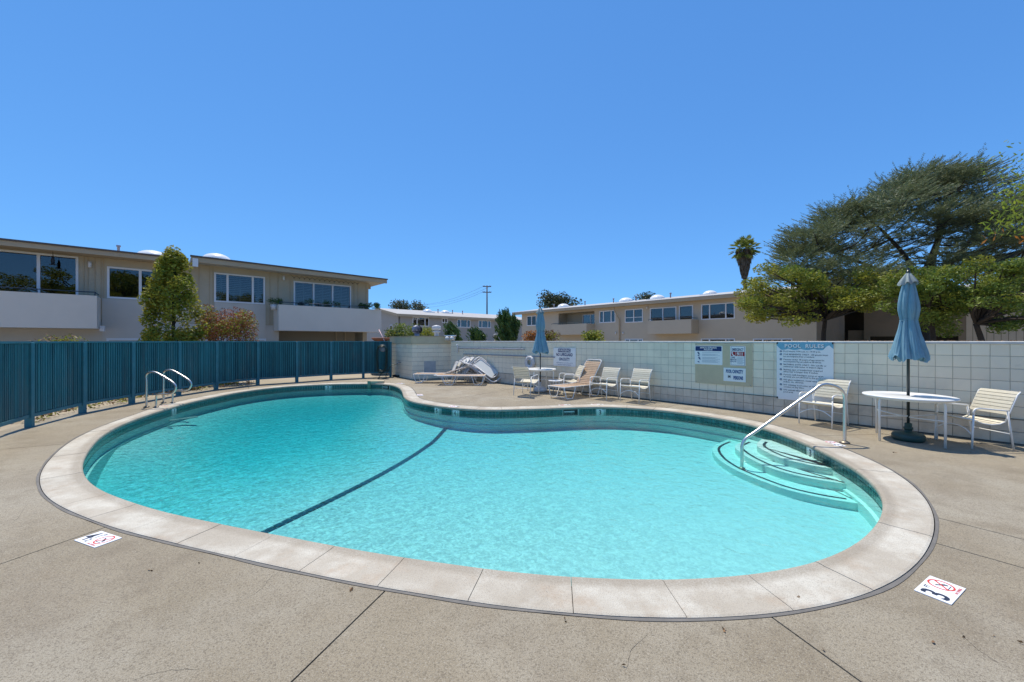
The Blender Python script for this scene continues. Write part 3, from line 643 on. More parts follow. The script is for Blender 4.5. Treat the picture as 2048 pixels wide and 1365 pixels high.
def window(fc, h, off, splits=(), inner='dark', hbar=None, louvre=False, fw=.055):
    """h = (x0, x1, z0, z1) along the facade; splits = vertical mullions"""
    x0, x1, z0, z1 = h; e = fc.e; y = off
    mb = MB(); mb.box(x0, x1, y-.03, y+.07, z0, z0+fw); mb.box(x0, x1, y-.03, y+.07, z1-fw, z1); mb.box(x0, x0+fw, y-.03, y+.07, z0+fw, z1-fw); mb.box(x1-fw, x1, y-.03, y+.07, z0+fw, z1-fw)
    for s_ in splits: mb.box(s_-fw*.6, s_+fw*.6, y-.022, y+.06, z0+fw, z1-fw)
    if hbar: mb.box(x0+fw, x1-fw, y-.02, y+.055, hbar-.025, hbar+.025)
    w_ = mb.build('window', M['frame'], e)
    ed = [x0+fw]+[v for s_ in splits for v in (s_-fw*.6, s_+fw*.6)]+[x1-fw]
    for i in range(0, len(ed), 2):
        a, b = ed[i], ed[i+1]
        MB().box(a, b, y+.02, y+.026, z0+fw, z1-fw).build('pane', M['glass'], w_)
        kind = inner[(i//2) % len(inner)] if isinstance(inner, (list, tuple)) else inner
        if kind == 'blinds':
            m2 = MB(); nl = int((z1-z0-2*fw)/.085)
            for q in range(nl):
                zc = z0+fw+(q+.5)*(z1-z0-2*fw)/nl; Mx = Matrix.Translation((0, y+.13, zc)) @ Matrix.Rotation(R(38), 4, 'X'); m2.box(a+.01, b-.01, -.038, .038, -.004, .004, Mx)
            m2.box((a+b)/2-.03, (a+b)/2+.03, y+.10, y+.16, z0+fw, z1-fw); m2.build('shutters', M['blind'], w_)
        elif kind == 'curtain':
            m2 = MB(); n_ = max(6, int((b-a)/.06)); P = [(a+(b-a)*q/n_, y+.16+.02*(q % 2)) for q in range(n_+1)]
            m2.add([(p[0], p[1], z0+fw) for p in P]+[(p[0], p[1], z1-fw) for p in P], [(q, q+1, n_+2+q, n_+1+q) for q in range(n_)]); m2.build('curtain', M['curtain'], w_)
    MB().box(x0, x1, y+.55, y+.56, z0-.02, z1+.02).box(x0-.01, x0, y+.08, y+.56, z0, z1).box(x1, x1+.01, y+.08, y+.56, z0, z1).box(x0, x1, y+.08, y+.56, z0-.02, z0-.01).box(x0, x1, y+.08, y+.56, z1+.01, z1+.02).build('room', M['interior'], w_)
    return w_
def balcony(fc, x0, x1, off0, off1, zb, zt, m, cap=None):
    """solid parapet box standing proud of the wall from off0 (front) to off1 (wall)"""
    mb = MB(); mb.box(x0, x1, off0, off0+.12, zb, zt); mb.box(x0, x0+.12, off0+.12, off1-.003, zb, zt); mb.box(x1-.12, x1, off0+.12, off1-.003, zb, zt)
    mb.box(x0+.12, x1-.12, off0+.12, off1-.003, zb, zb+.15)
    b = mb.build('balcony', m, fc.e)
    r = .018; zr = zt+.14
    mr = MB(); mr.tube([(x0+.06, off1-.02, zr), (x0+.06, off0+.06, zr), (x1-.06, off0+.06, zr), (x1-.06, off1-.02, zr)], r, 6)
    for x in np.linspace(x0+.06, x1-.06, max(3, int((x1-x0)/1.4)+1)): mr.tube([(x, off0+.06, zt-.01), (x, off0+.06, zr)], r*.9, 6)
    mr.build('railing', M['rail'], b)
    return b
def dome(e, x, y, z, r=.55):
    mb = MB(); mb.box(x-r*1.1, x+r*1.1, y-r*1.1, y+r*1.1, z-.3, z+.06); mb.lathe([(r*math.cos(a), .06+r*.62*math.sin(a)) for a in np.linspace(0, math.pi/2-.01, 8)], (x, y, z), 20)
    return mb.build('skylight', M['dome'], e)
def pipe_vent(e, x, y, z, h=.35, r=.05):
    mb = MB(); mb.lathe([(r, 0), (r, h), (r*1.6, h), (r*1.6, h*1.25), (0, h*1.3)], (x, y, z-.1), 10); return mb.build('roof_vent', M['vent'], e)
def sconce(e, x, y, z):
    return MB().lathe([(0, -.12), (.055, -.12), (.06, .12), (0, .12)], (x, y, z), 12).build('wall_light', M['frame'], e)
FW = .9                                         # depth of the eaves
# ---------------- building 1: long two-storey block on the left
B1 = Facade((-18.4, 14.2), (.7516, .66), 'apartment_building', label='long taupe two storey apartment building behind the teal fence on the left', cat='building')
def box_px(fc, off, x0, x1, y0, y1, pxz=None):  # photo box -> (s0, s1, z0, z1), heights read in the middle
    s0 = fc.at(x0, off=off)[0]; s1 = fc.at(x1, off=off)[0]; xm = (x0+x1)/2
    return (s0, s1, fc.at(xm, y1, off)[1], fc.at(xm, y0, off)[1])
w1 = box_px(B1, FW, -92, 157, 502.2, 640); w2 = box_px(B1, FW, 214, 340, 538.4, 600)
w3 = box_px(B1, FW, 428, 530, 549.8, 607); w4 = box_px(B1, FW, 587, 702, 567.2, 660)
lo = [box_px(B1, FW, 213, 282, 677, 700), box_px(B1, FW, 428, 532, 677.5, 700)]
sE = B1.at(737, off=FW)[0]
sL = B1.at(382)[0]; sR = B1.at(773.8)[0]
hs_ = [w1, w2, w3, w4]
mb = MB(); wall_holes(mb, -9, sE, 2.42, 5.25, FW, FW+.25, hs_); mb.build('upper_wall', M['stucco'], B1.e)
mb = MB(); wall_holes(mb, -9, B1.at(558, off=FW)[0], 0, 2.415, FW+.02, FW+.27, lo); mb.build('lower_wall', M['stuccogrey'], B1.e)
# stucco panels under and between windows stand a little proud of the boards
for a, b in ((204, 372), (429, 545)):
    x0, x1 = B1.at(a, off=FW)[0], B1.at(b if b != 545 else 531, off=FW)[0]; top = (w2 if a < 300 else w3)[2]-.02
    MB().box(x0, x1, FW-.02, FW+.015, 0, top).build('stucco_panel', M['stuccogrey'], B1.e)
for px in (168, 176, 190, 202, 207, 398, 419, 426, 540, 556, 580, 708, 716, 732):
    x = B1.at(px, off=FW)[0]; MB().box(x-.012, x+.012, FW-.016, FW-.001, 2.45, 5.2).build('batten', M['fascia'], B1.e)
for h, sp, inn in ((w1, (B1.at(77, off=FW)[0],), 'dark'), (w2, (B1.at(280.5, off=FW)[0],), 'dark'), (w3, (B1.at(455, off=FW)[0], B1.at(505.5, off=FW)[0]), 'blinds'), (w4, (B1.at(627, off=FW)[0], B1.at(665, off=FW)[0]), ('blinds', 'blinds', 'blinds')), (lo[0], (), 'dark'), (lo[1], (), 'dark')):
    window(B1, h, FW, sp, inn, fw=.075)
# lower wall under the second balcony: lit beige carport wall set back
x0, x1 = B1.at(560, off=FW)[0], B1.at(757, off=FW)[0]
MB().box(x0, x1-1.2, FW+.6, FW+.8, 0, 2.6).build('carport_wall', M['garage'], B1.e)
for px in (672, 690, 728): 
    x = B1.at(px, off=FW+.6)[0]; MB().box(x-.04, x+.04, FW+.55, FW+.598, 0, 2.5).build('trim_board', M['fascia'], B1.e)
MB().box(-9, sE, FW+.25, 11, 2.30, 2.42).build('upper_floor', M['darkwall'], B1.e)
# balconies
bz = [B1.at(150, 657.3, -.05)[1], B1.at(150, 591, -.05)[1]]
balcony(B1, -8, B1.at(193.8, off=-.35)[0], -.35, FW, bz[0], bz[1], M['stuccolight'])
bz2 = [B1.at(660, 663.3, -.05)[1], B1.at(660, 615.8, -.05)[1]]
balcony(B1, B1.at(557.3, off=-.35)[0], B1.at(762.5, off=-.35)[0], -.35, FW, bz2[0], bz2[1], M['stuccolight'])
MB().box(B1.at(197)[0], B1.at(207)[0], .3, .6, 2.0, 2.22).build('bracket_box', M['frame'], B1.e)
# roofs
sE2 = B1.at(376, off=0)[0]
MB().box(-10, sE2, 0, .06, 5.05, 5.235).box(-10, sE2, .06, FW, 5.06, 5.09).build('fascia', M['fascia'], B1.e)
MB().box(-10, sE2+.02, -.05, .07, 5.238, 5.30).build('drip_edge', M['drip'], B1.e)
MB().box(-10, sE2, .07, 11, 5.10, 5.26).build('roof', M['roof'], B1.e)
def tilt(x0, x1, y0, y1, z0a, z0b, z1a, z1b):
    return MB().add([(x0,y0,z0a),(x1,y0,z0b),(x1,y1,z0b),(x0,y1,z0a),(x0,y0,z1a),(x1,y0,z1b),(x1,y1,z1b),(x0,y1,z1a)], [(0,3,2,1),(4,5,6,7),(0,1,5,4),(1,2,6,5),(2,3,7,6),(3,0,4,7)])
tilt(sL, sR, -.02, .05, 5.17, 5.06, 5.385, 5.27).build('fascia', M['fascia'], B1.e)
tilt(sL-.03, sR+.04, -.07, .06, 5.388, 5.273, 5.455, 5.335).build('drip_edge', M['drip'], B1.e)
tilt(sL, sR, .06, 11, 5.22, 5.11, 5.40, 5.28).build('roof', M['roof'], B1.e)
MB().box(sL+.05, sL+.25, -.06, -.025, 4.95, 5.32).build('rain_outlet', M['frame'], B1.e)
for dy in (1.6, 3.6): MB().box(sE-.2, sR-.35, dy, dy+.14, 4.85, 5.07).build('roof_beam', M['fascia'], B1.e)
mb = MB(); mb.box(sE-.25, sE, FW+.26, 11, 0, 5.1); mb.build('end_wall', M['stucco'], B1.e)
for px, py, y_ in ((305, 501.5, 3.2), (433, 507.5, 3.2)):
    s_, zt_ = B1.at(px, py, y_); dome(B1.e, s_, y_, zt_-.06-.62*.66, .66)
for px in (237, 548/1.0 if False else 492, 585, 650): s_, z_v = B1.at(px, 490+.13*(px-237), 3.0); pipe_vent(B1.e, s_, 3.0, z_v-.3, .3)
for px, py in ((180, 530), (567, 557)):
    s_, z_ = B1.at(px, py, FW); sconce(B1.e, s_, FW-.06, z_)
s_, z_ = B1.at(103, 520, .1); mb = MB(); mb.tube([(s_, .35, 5.05), (s_, .35, z_+.16)], .008, 5); mb.lathe([(0,-.16),(.12,-.15),(.04,-.13),(.055,0),(.04,.1),(.015,.18),(0,.2)], (s_, .35, z_), 10); tag(mb.build('wind_chime', M['black'], None, B1.e.matrix_world @ Vector((0,0,0)) if False else None), 'small dark bird feeder hanging under the eave of the left building', 'bird feeder').name = 'bird_feeder'
bpy.data.objects['bird_feeder'].location = B1.e.location; bpy.data.objects['bird_feeder'].rotation_euler = (0, 0, B1.ang)
mb = MB(); a_, b_ = B1.at(585)[0], B1.at(722)[0]; n_ = 14
mb.tube([(a_+(b_-a_)*k/(n_*4), .25, 5.02-.09*abs(math.sin(math.pi*k/4))-.005*k*.1) for k in range(n_*4+1)], .010, 4)
for k in range(n_): mb.lathe([(0,-.05),(.025,-.03),(.012,.02),(0,.03)], (a_+(b_-a_)*(k+.5)/n_, .25, 4.91), 6)
o = tag(mb.build('string_lights', M['black']), 'string of small lights swagged under the eave above the plant balcony', 'string lights'); o.location = B1.e.location; o.rotation_euler = (0, 0, B1.ang)

# ---------------- building 2: far grey block beyond the pump house
B2 = Facade(G(801, 630, 5.3-.02) if False else ((801-CX)/F*54, 54), (.7516, .66), 'apartment_building', label='distant grey two storey building with a low pitched roof behind the pump house', cat='building')
W2 = [box_px(B2, .5, *b) for b in ((825,858,634.7,653),(883.6,895,637,646),(914,940.5,639.5,655.5),(957,981.6,641.5,656.5))]
xr = B2.at(1075)[0]
mb = MB(); wall_holes(mb, 0, xr, 0, 5.0, .5, .7, W2); mb.build('front_wall', M['stuccofar'], B2.e)
for h, n_ in zip(W2, (2, 1, 2, 2)):
    l = h[1]-h[0]; window(B2, h, .5, (h[0]+l*.27, h[0]+l*.75) if n_ == 2 else (h[0]+l*.5,), ('dark', 'curtain', 'dark') if n_ == 2 else 'dark', fw=.1)
dG = 7.0
sw = [B2.at(760, off=0)[0]]
wk = MB(); wk.add([(0,.5,0),(0,dG*2-.5,0),(0,dG*2-.5,5.0),(0,dG,6.1),(0,.5,5.0),(.2,.5,0),(.2,dG*2-.5,0),(.2,dG*2-.5,5.0),(.2,dG,6.1),(.2,.5,5.0)], [(0,1,2,3,4),(9,8,7,6,5),(0,4,9,5),(1,6,7,2),(2,7,8,3),(3,8,9,4),(0,5,6,1)]); wk.build('gable_wall', M['stuccofar'], B2.e)
MB().add([(-.5,0,5.12),(xr,0,5.12),(xr,dG,6.35),(-.5,dG,6.35),(-.5,0,5.30),(xr,0,5.30),(xr,dG,6.53),(-.5,dG,6.53)], [(0,3,2,1),(4,5,6,7),(0,1,5,4),(1,2,6,5),(2,3,7,6),(3,0,4,7)]).build('roof', M['roof'], B2.e)
MB().add([(-.5,dG*2,5.12),(xr,dG*2,5.12),(xr,dG,6.34),(-.5,dG,6.34),(-.5,dG*2,5.30),(xr,dG*2,5.30),(xr,dG,6.52),(-.5,dG,6.52)], [(0,1,2,3),(4,7,6,5),(0,4,5,1),(1,5,6,2),(2,6,7,3),(3,7,4,0)]).build('roof', M['roof'], B2.e)
MB().box(-.5, xr, -.06, -.003, 4.98, 5.32).build('fascia', M['fascia'], B2.e)
tb = MB(); tb.add([(-.56,-.06,4.98),(-.505,-.06,4.98),(-.505,dG,6.2),(-.56,dG,6.2),(-.56,-.06,5.33),(-.505,-.06,5.33),(-.505,dG,6.56),(-.56,dG,6.56)], [(0,1,2,3),(4,7,6,5),(0,4,5,1),(1,5,6,2),(2,6,7,3),(3,7,4,0)]); tb.build('barge_board', M['fascia'], B2.e)
MB().box(-.03,-.002,2.6,3.3,3.0,3.9).build('side_window', M['frame'], B2.e); MB().box(-.04,-.031,2.7,3.2,3.1,3.8).build('side_pane', M['interior'], B2.e)
for px in (855, 890): s_ = B2.at(px, off=5.2)[0]; dome(B2.e, s_, 5.2, 6.12, .75)
for px in (876, 905, 925): s_ = B2.at(px, off=4.5)[0]; pipe_vent(B2.e, s_, 4.5, 6.15, .5, .07)

# ---------------- building 3: long putty block behind the block wall
O3 = ((1030-CX)/F*50, 50)
B3 = Facade(O3, (.643, -.765), 'apartment_building', label='long putty coloured apartment building with two balconies behind the block wall', cat='building')
BX = lambda *b: box_px(B3, .8, *b)
wa, wb, wc_, we, wf = BX(1054,1073,632,652), BX(1199,1231,621.5,646), BX(1250,1286,618.5,645.5), BX(1402.6,1470,607,639), BX(1505.6,1584,602.5,636)
wA = BX(1137,1179,626,652); wd1 = BX(1300,1353,615,645); wd2 = BX(1358,1386.5,611,645)
low3 = [BX(1402,1470,677.5,690), BX(1506,1585,677.5,690), BX(1250,1286,678,690)]
xe = B3.at(1632, off=.8)[0]
holes = [wa, wb, wc_, we, wf, wd1, wd2]+low3
rc = (B3.at(1117, off=.8)[0], B3.at(1189, off=.8)[0])
mb = MB(); wall_holes(mb, .4, xe, 0, 5.0, .8, 1.0, holes+[(rc[0], rc[1], 2.5, 4.75)]); mb.build('front_wall', M['stuccob2'], B3.e)
mb = MB(); wall_holes(mb, rc[0]-.2, rc[1]+.2, 2.4, 4.9, 2.3, 2.45, [(wA[0]+.8, wA[1]+.9, wA[2]-.1, wA[3]-.1)]); mb.build('recess_wall', M['stucco'], B3.e)
MB().box(rc[0]-.15, rc[0], 1.0, 2.3, 2.4, 4.9).box(rc[1], rc[1]+.15, 1.0, 2.3, 2.4, 4.9).box(rc[0], rc[1], 1.0, 2.3, 4.76, 4.9).build('recess_sides', M['stucco'], B3.e)
def trip(h): l = h[1]-h[0]; return (h[0]+l*.26, h[0]+l*.74)
window(B3, (wA[0]+.8, wA[1]+.9, wA[2]-.1, wA[3]-.1), 2.3, (wA[0]+.8+(wA[1]-wA[0])*.37, wA[0]+.85+(wA[1]-wA[0])*.7), ('curtain', 'dark', 'curtain'), fw=.09)
window(B3, wa, .8, ((wa[0]+wa[1])/2,), ('dark', 'curtain'), fw=.09); window(B3, wb, .8, trip(wb), ('dark', 'curtain', 'dark'), fw=.09)
window(B3, wc_, .8, ((wc_[0]+wc_[1])/2,), 'curtain', hbar=wc_[2]+(wc_[3]-wc_[2])*.38, fw=.08)
window(B3, wd1, .8, ((wd1[0]+wd1[1])/2,), ('dark', 'curtain'), fw=.09); window(B3, wd2, .8, (), 'curtain', fw=.09)
window(B3, we, .8, trip(we), ('dark', 'curtain', 'dark'), fw=.08); window(B3, wf, .8, trip(wf), ('dark', 'curtain', 'dark'), fw=.08)
for h in low3: window(B3, h, .8, trip(h), 'dark', fw=.08)
for a, b, yt, yb in ((1102,1173,648.8,670),(1295,1382.5,640.5,668)):
    s0, s1 = B3.at(a, off=-.5)[0], B3.at(b, off=-.5)[0]; balcony(B3, s0, s1, -.5, .8, B3.at((a+b)/2, yb, -.5)[1], B3.at((a+b)/2, yt, -.5)[1], M['stuccob2'])
xR3 = B3.at(1648)[0]; hz = 5.5; ed = .95
MB().box(-.6, xR3, 0, .06, 4.95, 5.2).box(-.6, xR3, .06, .8, 4.96, 5.0).build('fascia', M['fascia'], B3.e)
MB().add([(-.6,-.03,5.203),(xR3,-.03,5.203),(xR3,5,hz+.42),(-.6,5,hz+.42),(-.6,-.03,5.25),(xR3,-.03,5.25),(xR3,5,hz+.48),(-.6,5,hz+.48)], [(0,3,2,1),(4,5,6,7),(0,1,5,4),(1,2,6,5),(2,3,7,6),(3,0,4,7)]).build('roof', M['roof'], B3.e)
MB().add([(-.6,10,5.2),(xR3,10,5.2),(xR3,5,hz+.41),(-.6,5,hz+.41),(-.6,10,5.25),(xR3,10,5.25),(xR3,5,hz+.47),(-.6,5,hz+.47)], [(0,1,2,3),(4,7,6,5),(0,4,5,1),(1,5,6,2),(2,6,7,3),(3,7,4,0)]).build('roof', M['roof'], B3.e)
MB().box(xe-.2, xe, 1.0, 9.5, 0, 5.1).build('end_wall', M['stuccobrown'], B3.e); MB().box(.4, .6, 1.0, 9.5, 0, 5.1).build('end_wall', M['stuccob2'], B3.e)
for px, r_ in ((1127,.75),(1252,.75),(1315,.72),(1420,.6)): s_ = B3.at(px, off=3.6)[0]; dome(B3.e, s_, 3.6, 5.66, r_)
for px in (1108, 1170, 1227, 1272, 1341): s_ = B3.at(px, off=3.0)[0]; pipe_vent(B3.e, s_, 3.0, 5.7, .45, .06)
mb = MB(); s_ = B3.at(1239, off=.7)[0]; mb.tube([(B3.at(1228, off=.3)[0], .25, 5.0), (B3.at(1229, off=.3)[0], .3, 4.6), (s_, .68, 3.7), (s_, .7, 0)], .06, 8); mb.build('downpipe', M['fascia'], B3.e)
for px, py in ((1295, 616), (1232, 667), (1247, 667)): s_, z_ = B3.at(px, py, .8); sconce(B3.e, s_, .72, z_)
# ---------------- building 4: set back behind the trees at the right
B4 = Facade((24.2, 35.5), (.643, -.765), 'apartment_building', label='brown stucco building with grey board siding behind the cedar at right', cat='building')
bx = lambda px, off=.8: B4.at(px, off=off)[0]
x_a, x_b, x_c, x_d = bx(1652), bx(1728), bx(1932), bx(2300)
zc_ = B4.at(1830, 673, .8)[1]
mb = MB(); mb.box(x_b, x_c, .8, 1.0, zc_, 5.0); mb.box(x_b, x_b+.35, .8, 1.0, 0, zc_); mb.box(x_c-.35, x_c, .8, 1.0, 0, zc_); mb.build('upper_wall', M['stuccobrown'], B4.e)
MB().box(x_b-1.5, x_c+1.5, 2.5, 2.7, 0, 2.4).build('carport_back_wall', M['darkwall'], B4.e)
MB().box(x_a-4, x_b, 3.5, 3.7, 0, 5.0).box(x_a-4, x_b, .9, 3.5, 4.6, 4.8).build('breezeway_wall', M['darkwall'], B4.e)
MB().box(bx(1694), x_b, 1.2, 1.35, 0, B4.at(1710, 661, .8)[1]).build('breezeway_parapet', M['stuccobrown'], B4.e)
k = x_c
while k < x_d:
    MB().box(k+.01, k+.30, .8, .85, 0, 5.0).build('siding_board', M['stuccogrey'] if False else M['stuccob2'], B4.e); k += .31
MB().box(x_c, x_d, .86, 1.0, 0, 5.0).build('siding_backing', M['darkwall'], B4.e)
MB().box(x_a-6, x_d, 0, .06, 4.95, 5.2).box(x_a-6, x_d, .06, .8, 4.96, 5.0).build('fascia', M['fascia'], B4.e)
MB().add([(x_a-6,-.03,5.203),(x_d,-.03,5.203),(x_d,5,5.9),(x_a-6,5,5.9),(x_a-6,-.03,5.25),(x_d,-.03,5.25),(x_d,5,5.96),(x_a-6,5,5.96)], [(0,3,2,1),(4,5,6,7),(0,1,5,4),(1,2,6,5),(2,3,7,6),(3,0,4,7)]).build('roof', M['roof'], B4.e)

# ---------------- utility poles and wires
def utility_pole(px, Y, top_z, arms, name_label):
    X = (px-CX)/F*Y; e = empty('utility_pole', (X, Y, 0), 0, name_label, 'utility pole')
    MB().tube([(0,0,0),(0,0,top_z)], [.2,.13], 8).build('pole', M['wood'], e)
    for z_, l, a in arms:
        MB().box(-l/2, l/2, -.07, .07, z_-.09, z_+.09, Matrix.Rotation(a, 4, 'Z')).build('crossarm', M['wood'], e)
        for x in (-l*.46, -l*.28, l*.28, l*.46): MB().lathe([(.05,.09),(.07,.18),(.03,.3),(0,.3)], (x*math.cos(a), x*math.sin(a), z_), 6).build('insulator', M['vent'], e)
    return Vector((X, Y, 0))
zP = lambda py, Y: H + (CY-py)/F*Y
P1 = utility_pole(974, 90, zP(571.5, 90), ((zP(573.5, 90), 1.9, .15), (zP(585, 90), 2.0, .15)), 'tall dark utility pole with two crossarms above the grey roof')
P2 = utility_pole(802, 150, zP(601, 150), ((zP(602.5, 150), 3.6, .1), (zP(605, 150), 2.6, .1)), 'smaller distant utility pole between two far palms')
for k, (dz, a, b) in enumerate(((0, -.8, -1.6), (0, .8, 1.6), (-1.25, -.8, -1.2))):
    A0 = P1 + Vector((a, 0, zP(573, 90)+dz)); B0_ = P2 + Vector((b, 0, zP(602, 150)+dz*.6)); pts = [A0.lerp(B0_, t/16) - Vector((0, 0, 4*2.6*(t/16)*(1-t/16))) for t in range(17)]
    tag(MB().tube(pts, .022, 4).build('overhead_wire', M['black']), ('upper left overhead wire sagging between the two utility poles', 'upper right overhead wire sagging between the two utility poles', 'lowest overhead wire sagging between the two utility poles')[k], 'wire', 'wires between the utility poles')
    pts = [B0_.lerp(B0_+Vector((-60, 40, -1)), t/8) - Vector((0, 0, 4*1.5*(t/8)*(1-t/8))) for t in range(9)]
# ================================================================== pool fittings
def flange(mb, p, r=.055): mb.lathe([(0,0),(r,0),(r*.95,.012),(r*.5,.03),(0,.03)], p, 16)
def ladder_rail(p0, lab):
    e = empty('pool_ladder_rail', p0, R(-6), lab, 'ladder rail', 'looped steel ladder rails at the deep end')
    pts = [(0,0,0),(0,0,.78),(.10,0,.845),(.28,0,.83),(.62,0,.66),(.76,0,.56),(.79,0,.47),(.73,0,.37),(.60,0,.325),(.33,0,.32),(.27,0,.26),(.26,0,.16),(.26,0,0)]
    MB().tube(spline([pts[0],(0,0,.3),(0,0,.6)]+pts[1:], 6), .0215, 12).build('rail_tube', M['steel'], e)
    for x in (0, .26): mb = MB(); flange(mb, (x,0,0), .06); mb.build('flange', M['bronze'], e)
    return e
ladder_rail(G(292.7, 814.7), 'looped stainless ladder rail on the deck, nearer of the two'); ladder_rail(G(327, 806), 'looped stainless ladder rail on the deck, farther of the two')
for (px, py), l in (((352,816),'steel ladder anchor and treads hanging under water below the nearer ladder rail'),):
    pass
e = empty('pool_ladder', (G(360,810).x+.32, G(360,810).y-.3, 0), R(-28), 'white ladder treads under water at the deep end wall', 'pool ladder')
for k in range(2): MB().box(.0, .09, -.28, .28, -.30-.26*k, -.275-.26*k).build('tread', M['resin'], e)
e = empty('grab_rail', (5.23, 6.21, 0), 0, 'bent stainless grab rail running from the deck down onto the entry steps', 'handrail')
pts = [(0,0,0),(0,0,.3),(0,0,.60),(-.01,0,.76),(-.09,0,.86),(-.25,0,.915),(-.38,0,.90),(-.52,0,.80),(-1.0,0,.46),(-1.40,0,.175),(-1.55,0,.07),(-1.61,0,-.04),(-1.615,0,-.18),(-1.615,0,-.405)]
MB().tube(spline(pts, 6), .0235, 14).build('rail_tube', M['steel'], e)
mb = MB(); flange(mb, (0,0,0), .07); mb.build('flange', M['bronze'], e); mb = MB(); flange(mb, (-1.615,0,-.408), .05); mb.build('flange', M['bronze'], e)

# ================================================================== furniture
def strap(l, wd, t=.0035):
    return MB().box(-wd/2, wd/2, -l/2, l/2, -t, t)
S_CH = strap(.52, .046).mesh('strap', M['strap'])
def chair(name, loc, rz, label, seatmat=None):
    """strap armchair, facing +x"""
    e = empty(name, loc, rz, label, 'chair', 'strap armchairs round the shallow end')
    for s_ in (-1, 1):
        y = .275*s_
        MB().tube([(.27,y,0),(.25,y,.50)], .0125, 8).build('leg', M['white'], e)
        MB().tube([(-.30,y,0),(-.215,y,.565)], .0125, 8).build('leg', M['white'], e)
        MB().tube(arc([(.25,y,.50),(.243,y,.585),(.16,y,.60),(-.10,y,.575),(-.225,y,.565)], .07), .0125, 8).build('armrest', M['white'], e)
    MB().tube(spline([(.262,-.275,.20),(.25,-.14,.285),(.25,0,.31),(.25,.14,.285),(.262,.275,.20)], 5), .009, 8).build('stretcher', M['white'], e)
    MB().tube([(-.268,-.275,.22),(-.268,.275,.22)], .008, 6).build('stretcher', M['white'], e)
    sf = [(-.20,.40),(-.12,.365),(0,.355),(.12,.375),(.235,.425),(.27,.43)]
    mb = MB()
    for s_ in (-1, 1):
        y = .262*s_; mb.tube([(x,y,z) for x, z in sf], .009, 6); mb.tube([(-.20,y,.40),(-.27,y,.56),(-.37,y,.80),(-.41,y,.845)], .0105, 6)
    mb.tube([(.27,-.262,.43),(.27,.262,.43)], .009, 6); mb.build('seat_frame', M['white'], e)
    P = [Vector((x,0,z)) for x, z in sf]; cs = spline(P, 6); L_ = [0]
    for a, b in zip(cs, cs[1:]): L_.append(L_[-1]+(b-a).length)
    def along(C, LL, s_):
        j = max(0, min(len(LL)-2, int(np.searchsorted(LL, s_))-1)); f = (s_-LL[j])/(LL[j+1]-LL[j]); return C[j].lerp(C[j+1], f), (C[j+1]-C[j]).normalized()
    n_ = 8
    for k in range(n_):
        p, t = along(cs, L_, (k+.5)*L_[-1]/n_); o = link('strap', S_CH, e, (p.x, 0, p.z+.008)); o.rotation_euler = (0, -math.atan2(t.z, t.x), 0)
    bk = spline([Vector((-.245,0,.50)), Vector((-.285,0,.60)), Vector((-.345,0,.74)), Vector((-.41,0,.85))], 6); LB_ = [0]
    for a, b in zip(bk, bk[1:]): LB_.append(LB_[-1]+(b-a).length)
    for k in range(7):
        p, t = along(bk, LB_, (k+.5)*LB_[-1]/7); o = link('strap', S_CH, e, (p.x+.012, 0, p.z)); o.rotation_euler = (0, -math.atan2(t.z, t.x), 0)
    return e
chair('armchair', (.43, 11.72, 0), R(60), 'cream strap armchair facing away, left of the far round table')
chair('armchair', (1.76, 12.08, 0), R(188), 'cream strap armchair between the round table and the raised chaise')
chair('armchair', (2.55, 10.98, 0), R(222), 'cream strap armchair against the block wall, just right of the raised chaise')
chair('armchair', (3.25, 10.44, 0), R(222), 'cream strap armchair against the block wall, rightmost of the middle group')
chair('armchair', (5.95, 7.56, 0), R(206), 'cream strap armchair below the pool rules sign, behind the grab rail')
chair('armchair', (7.13, 6.13, 0), R(176), 'cream strap armchair pushed up to the right side of the near round table')
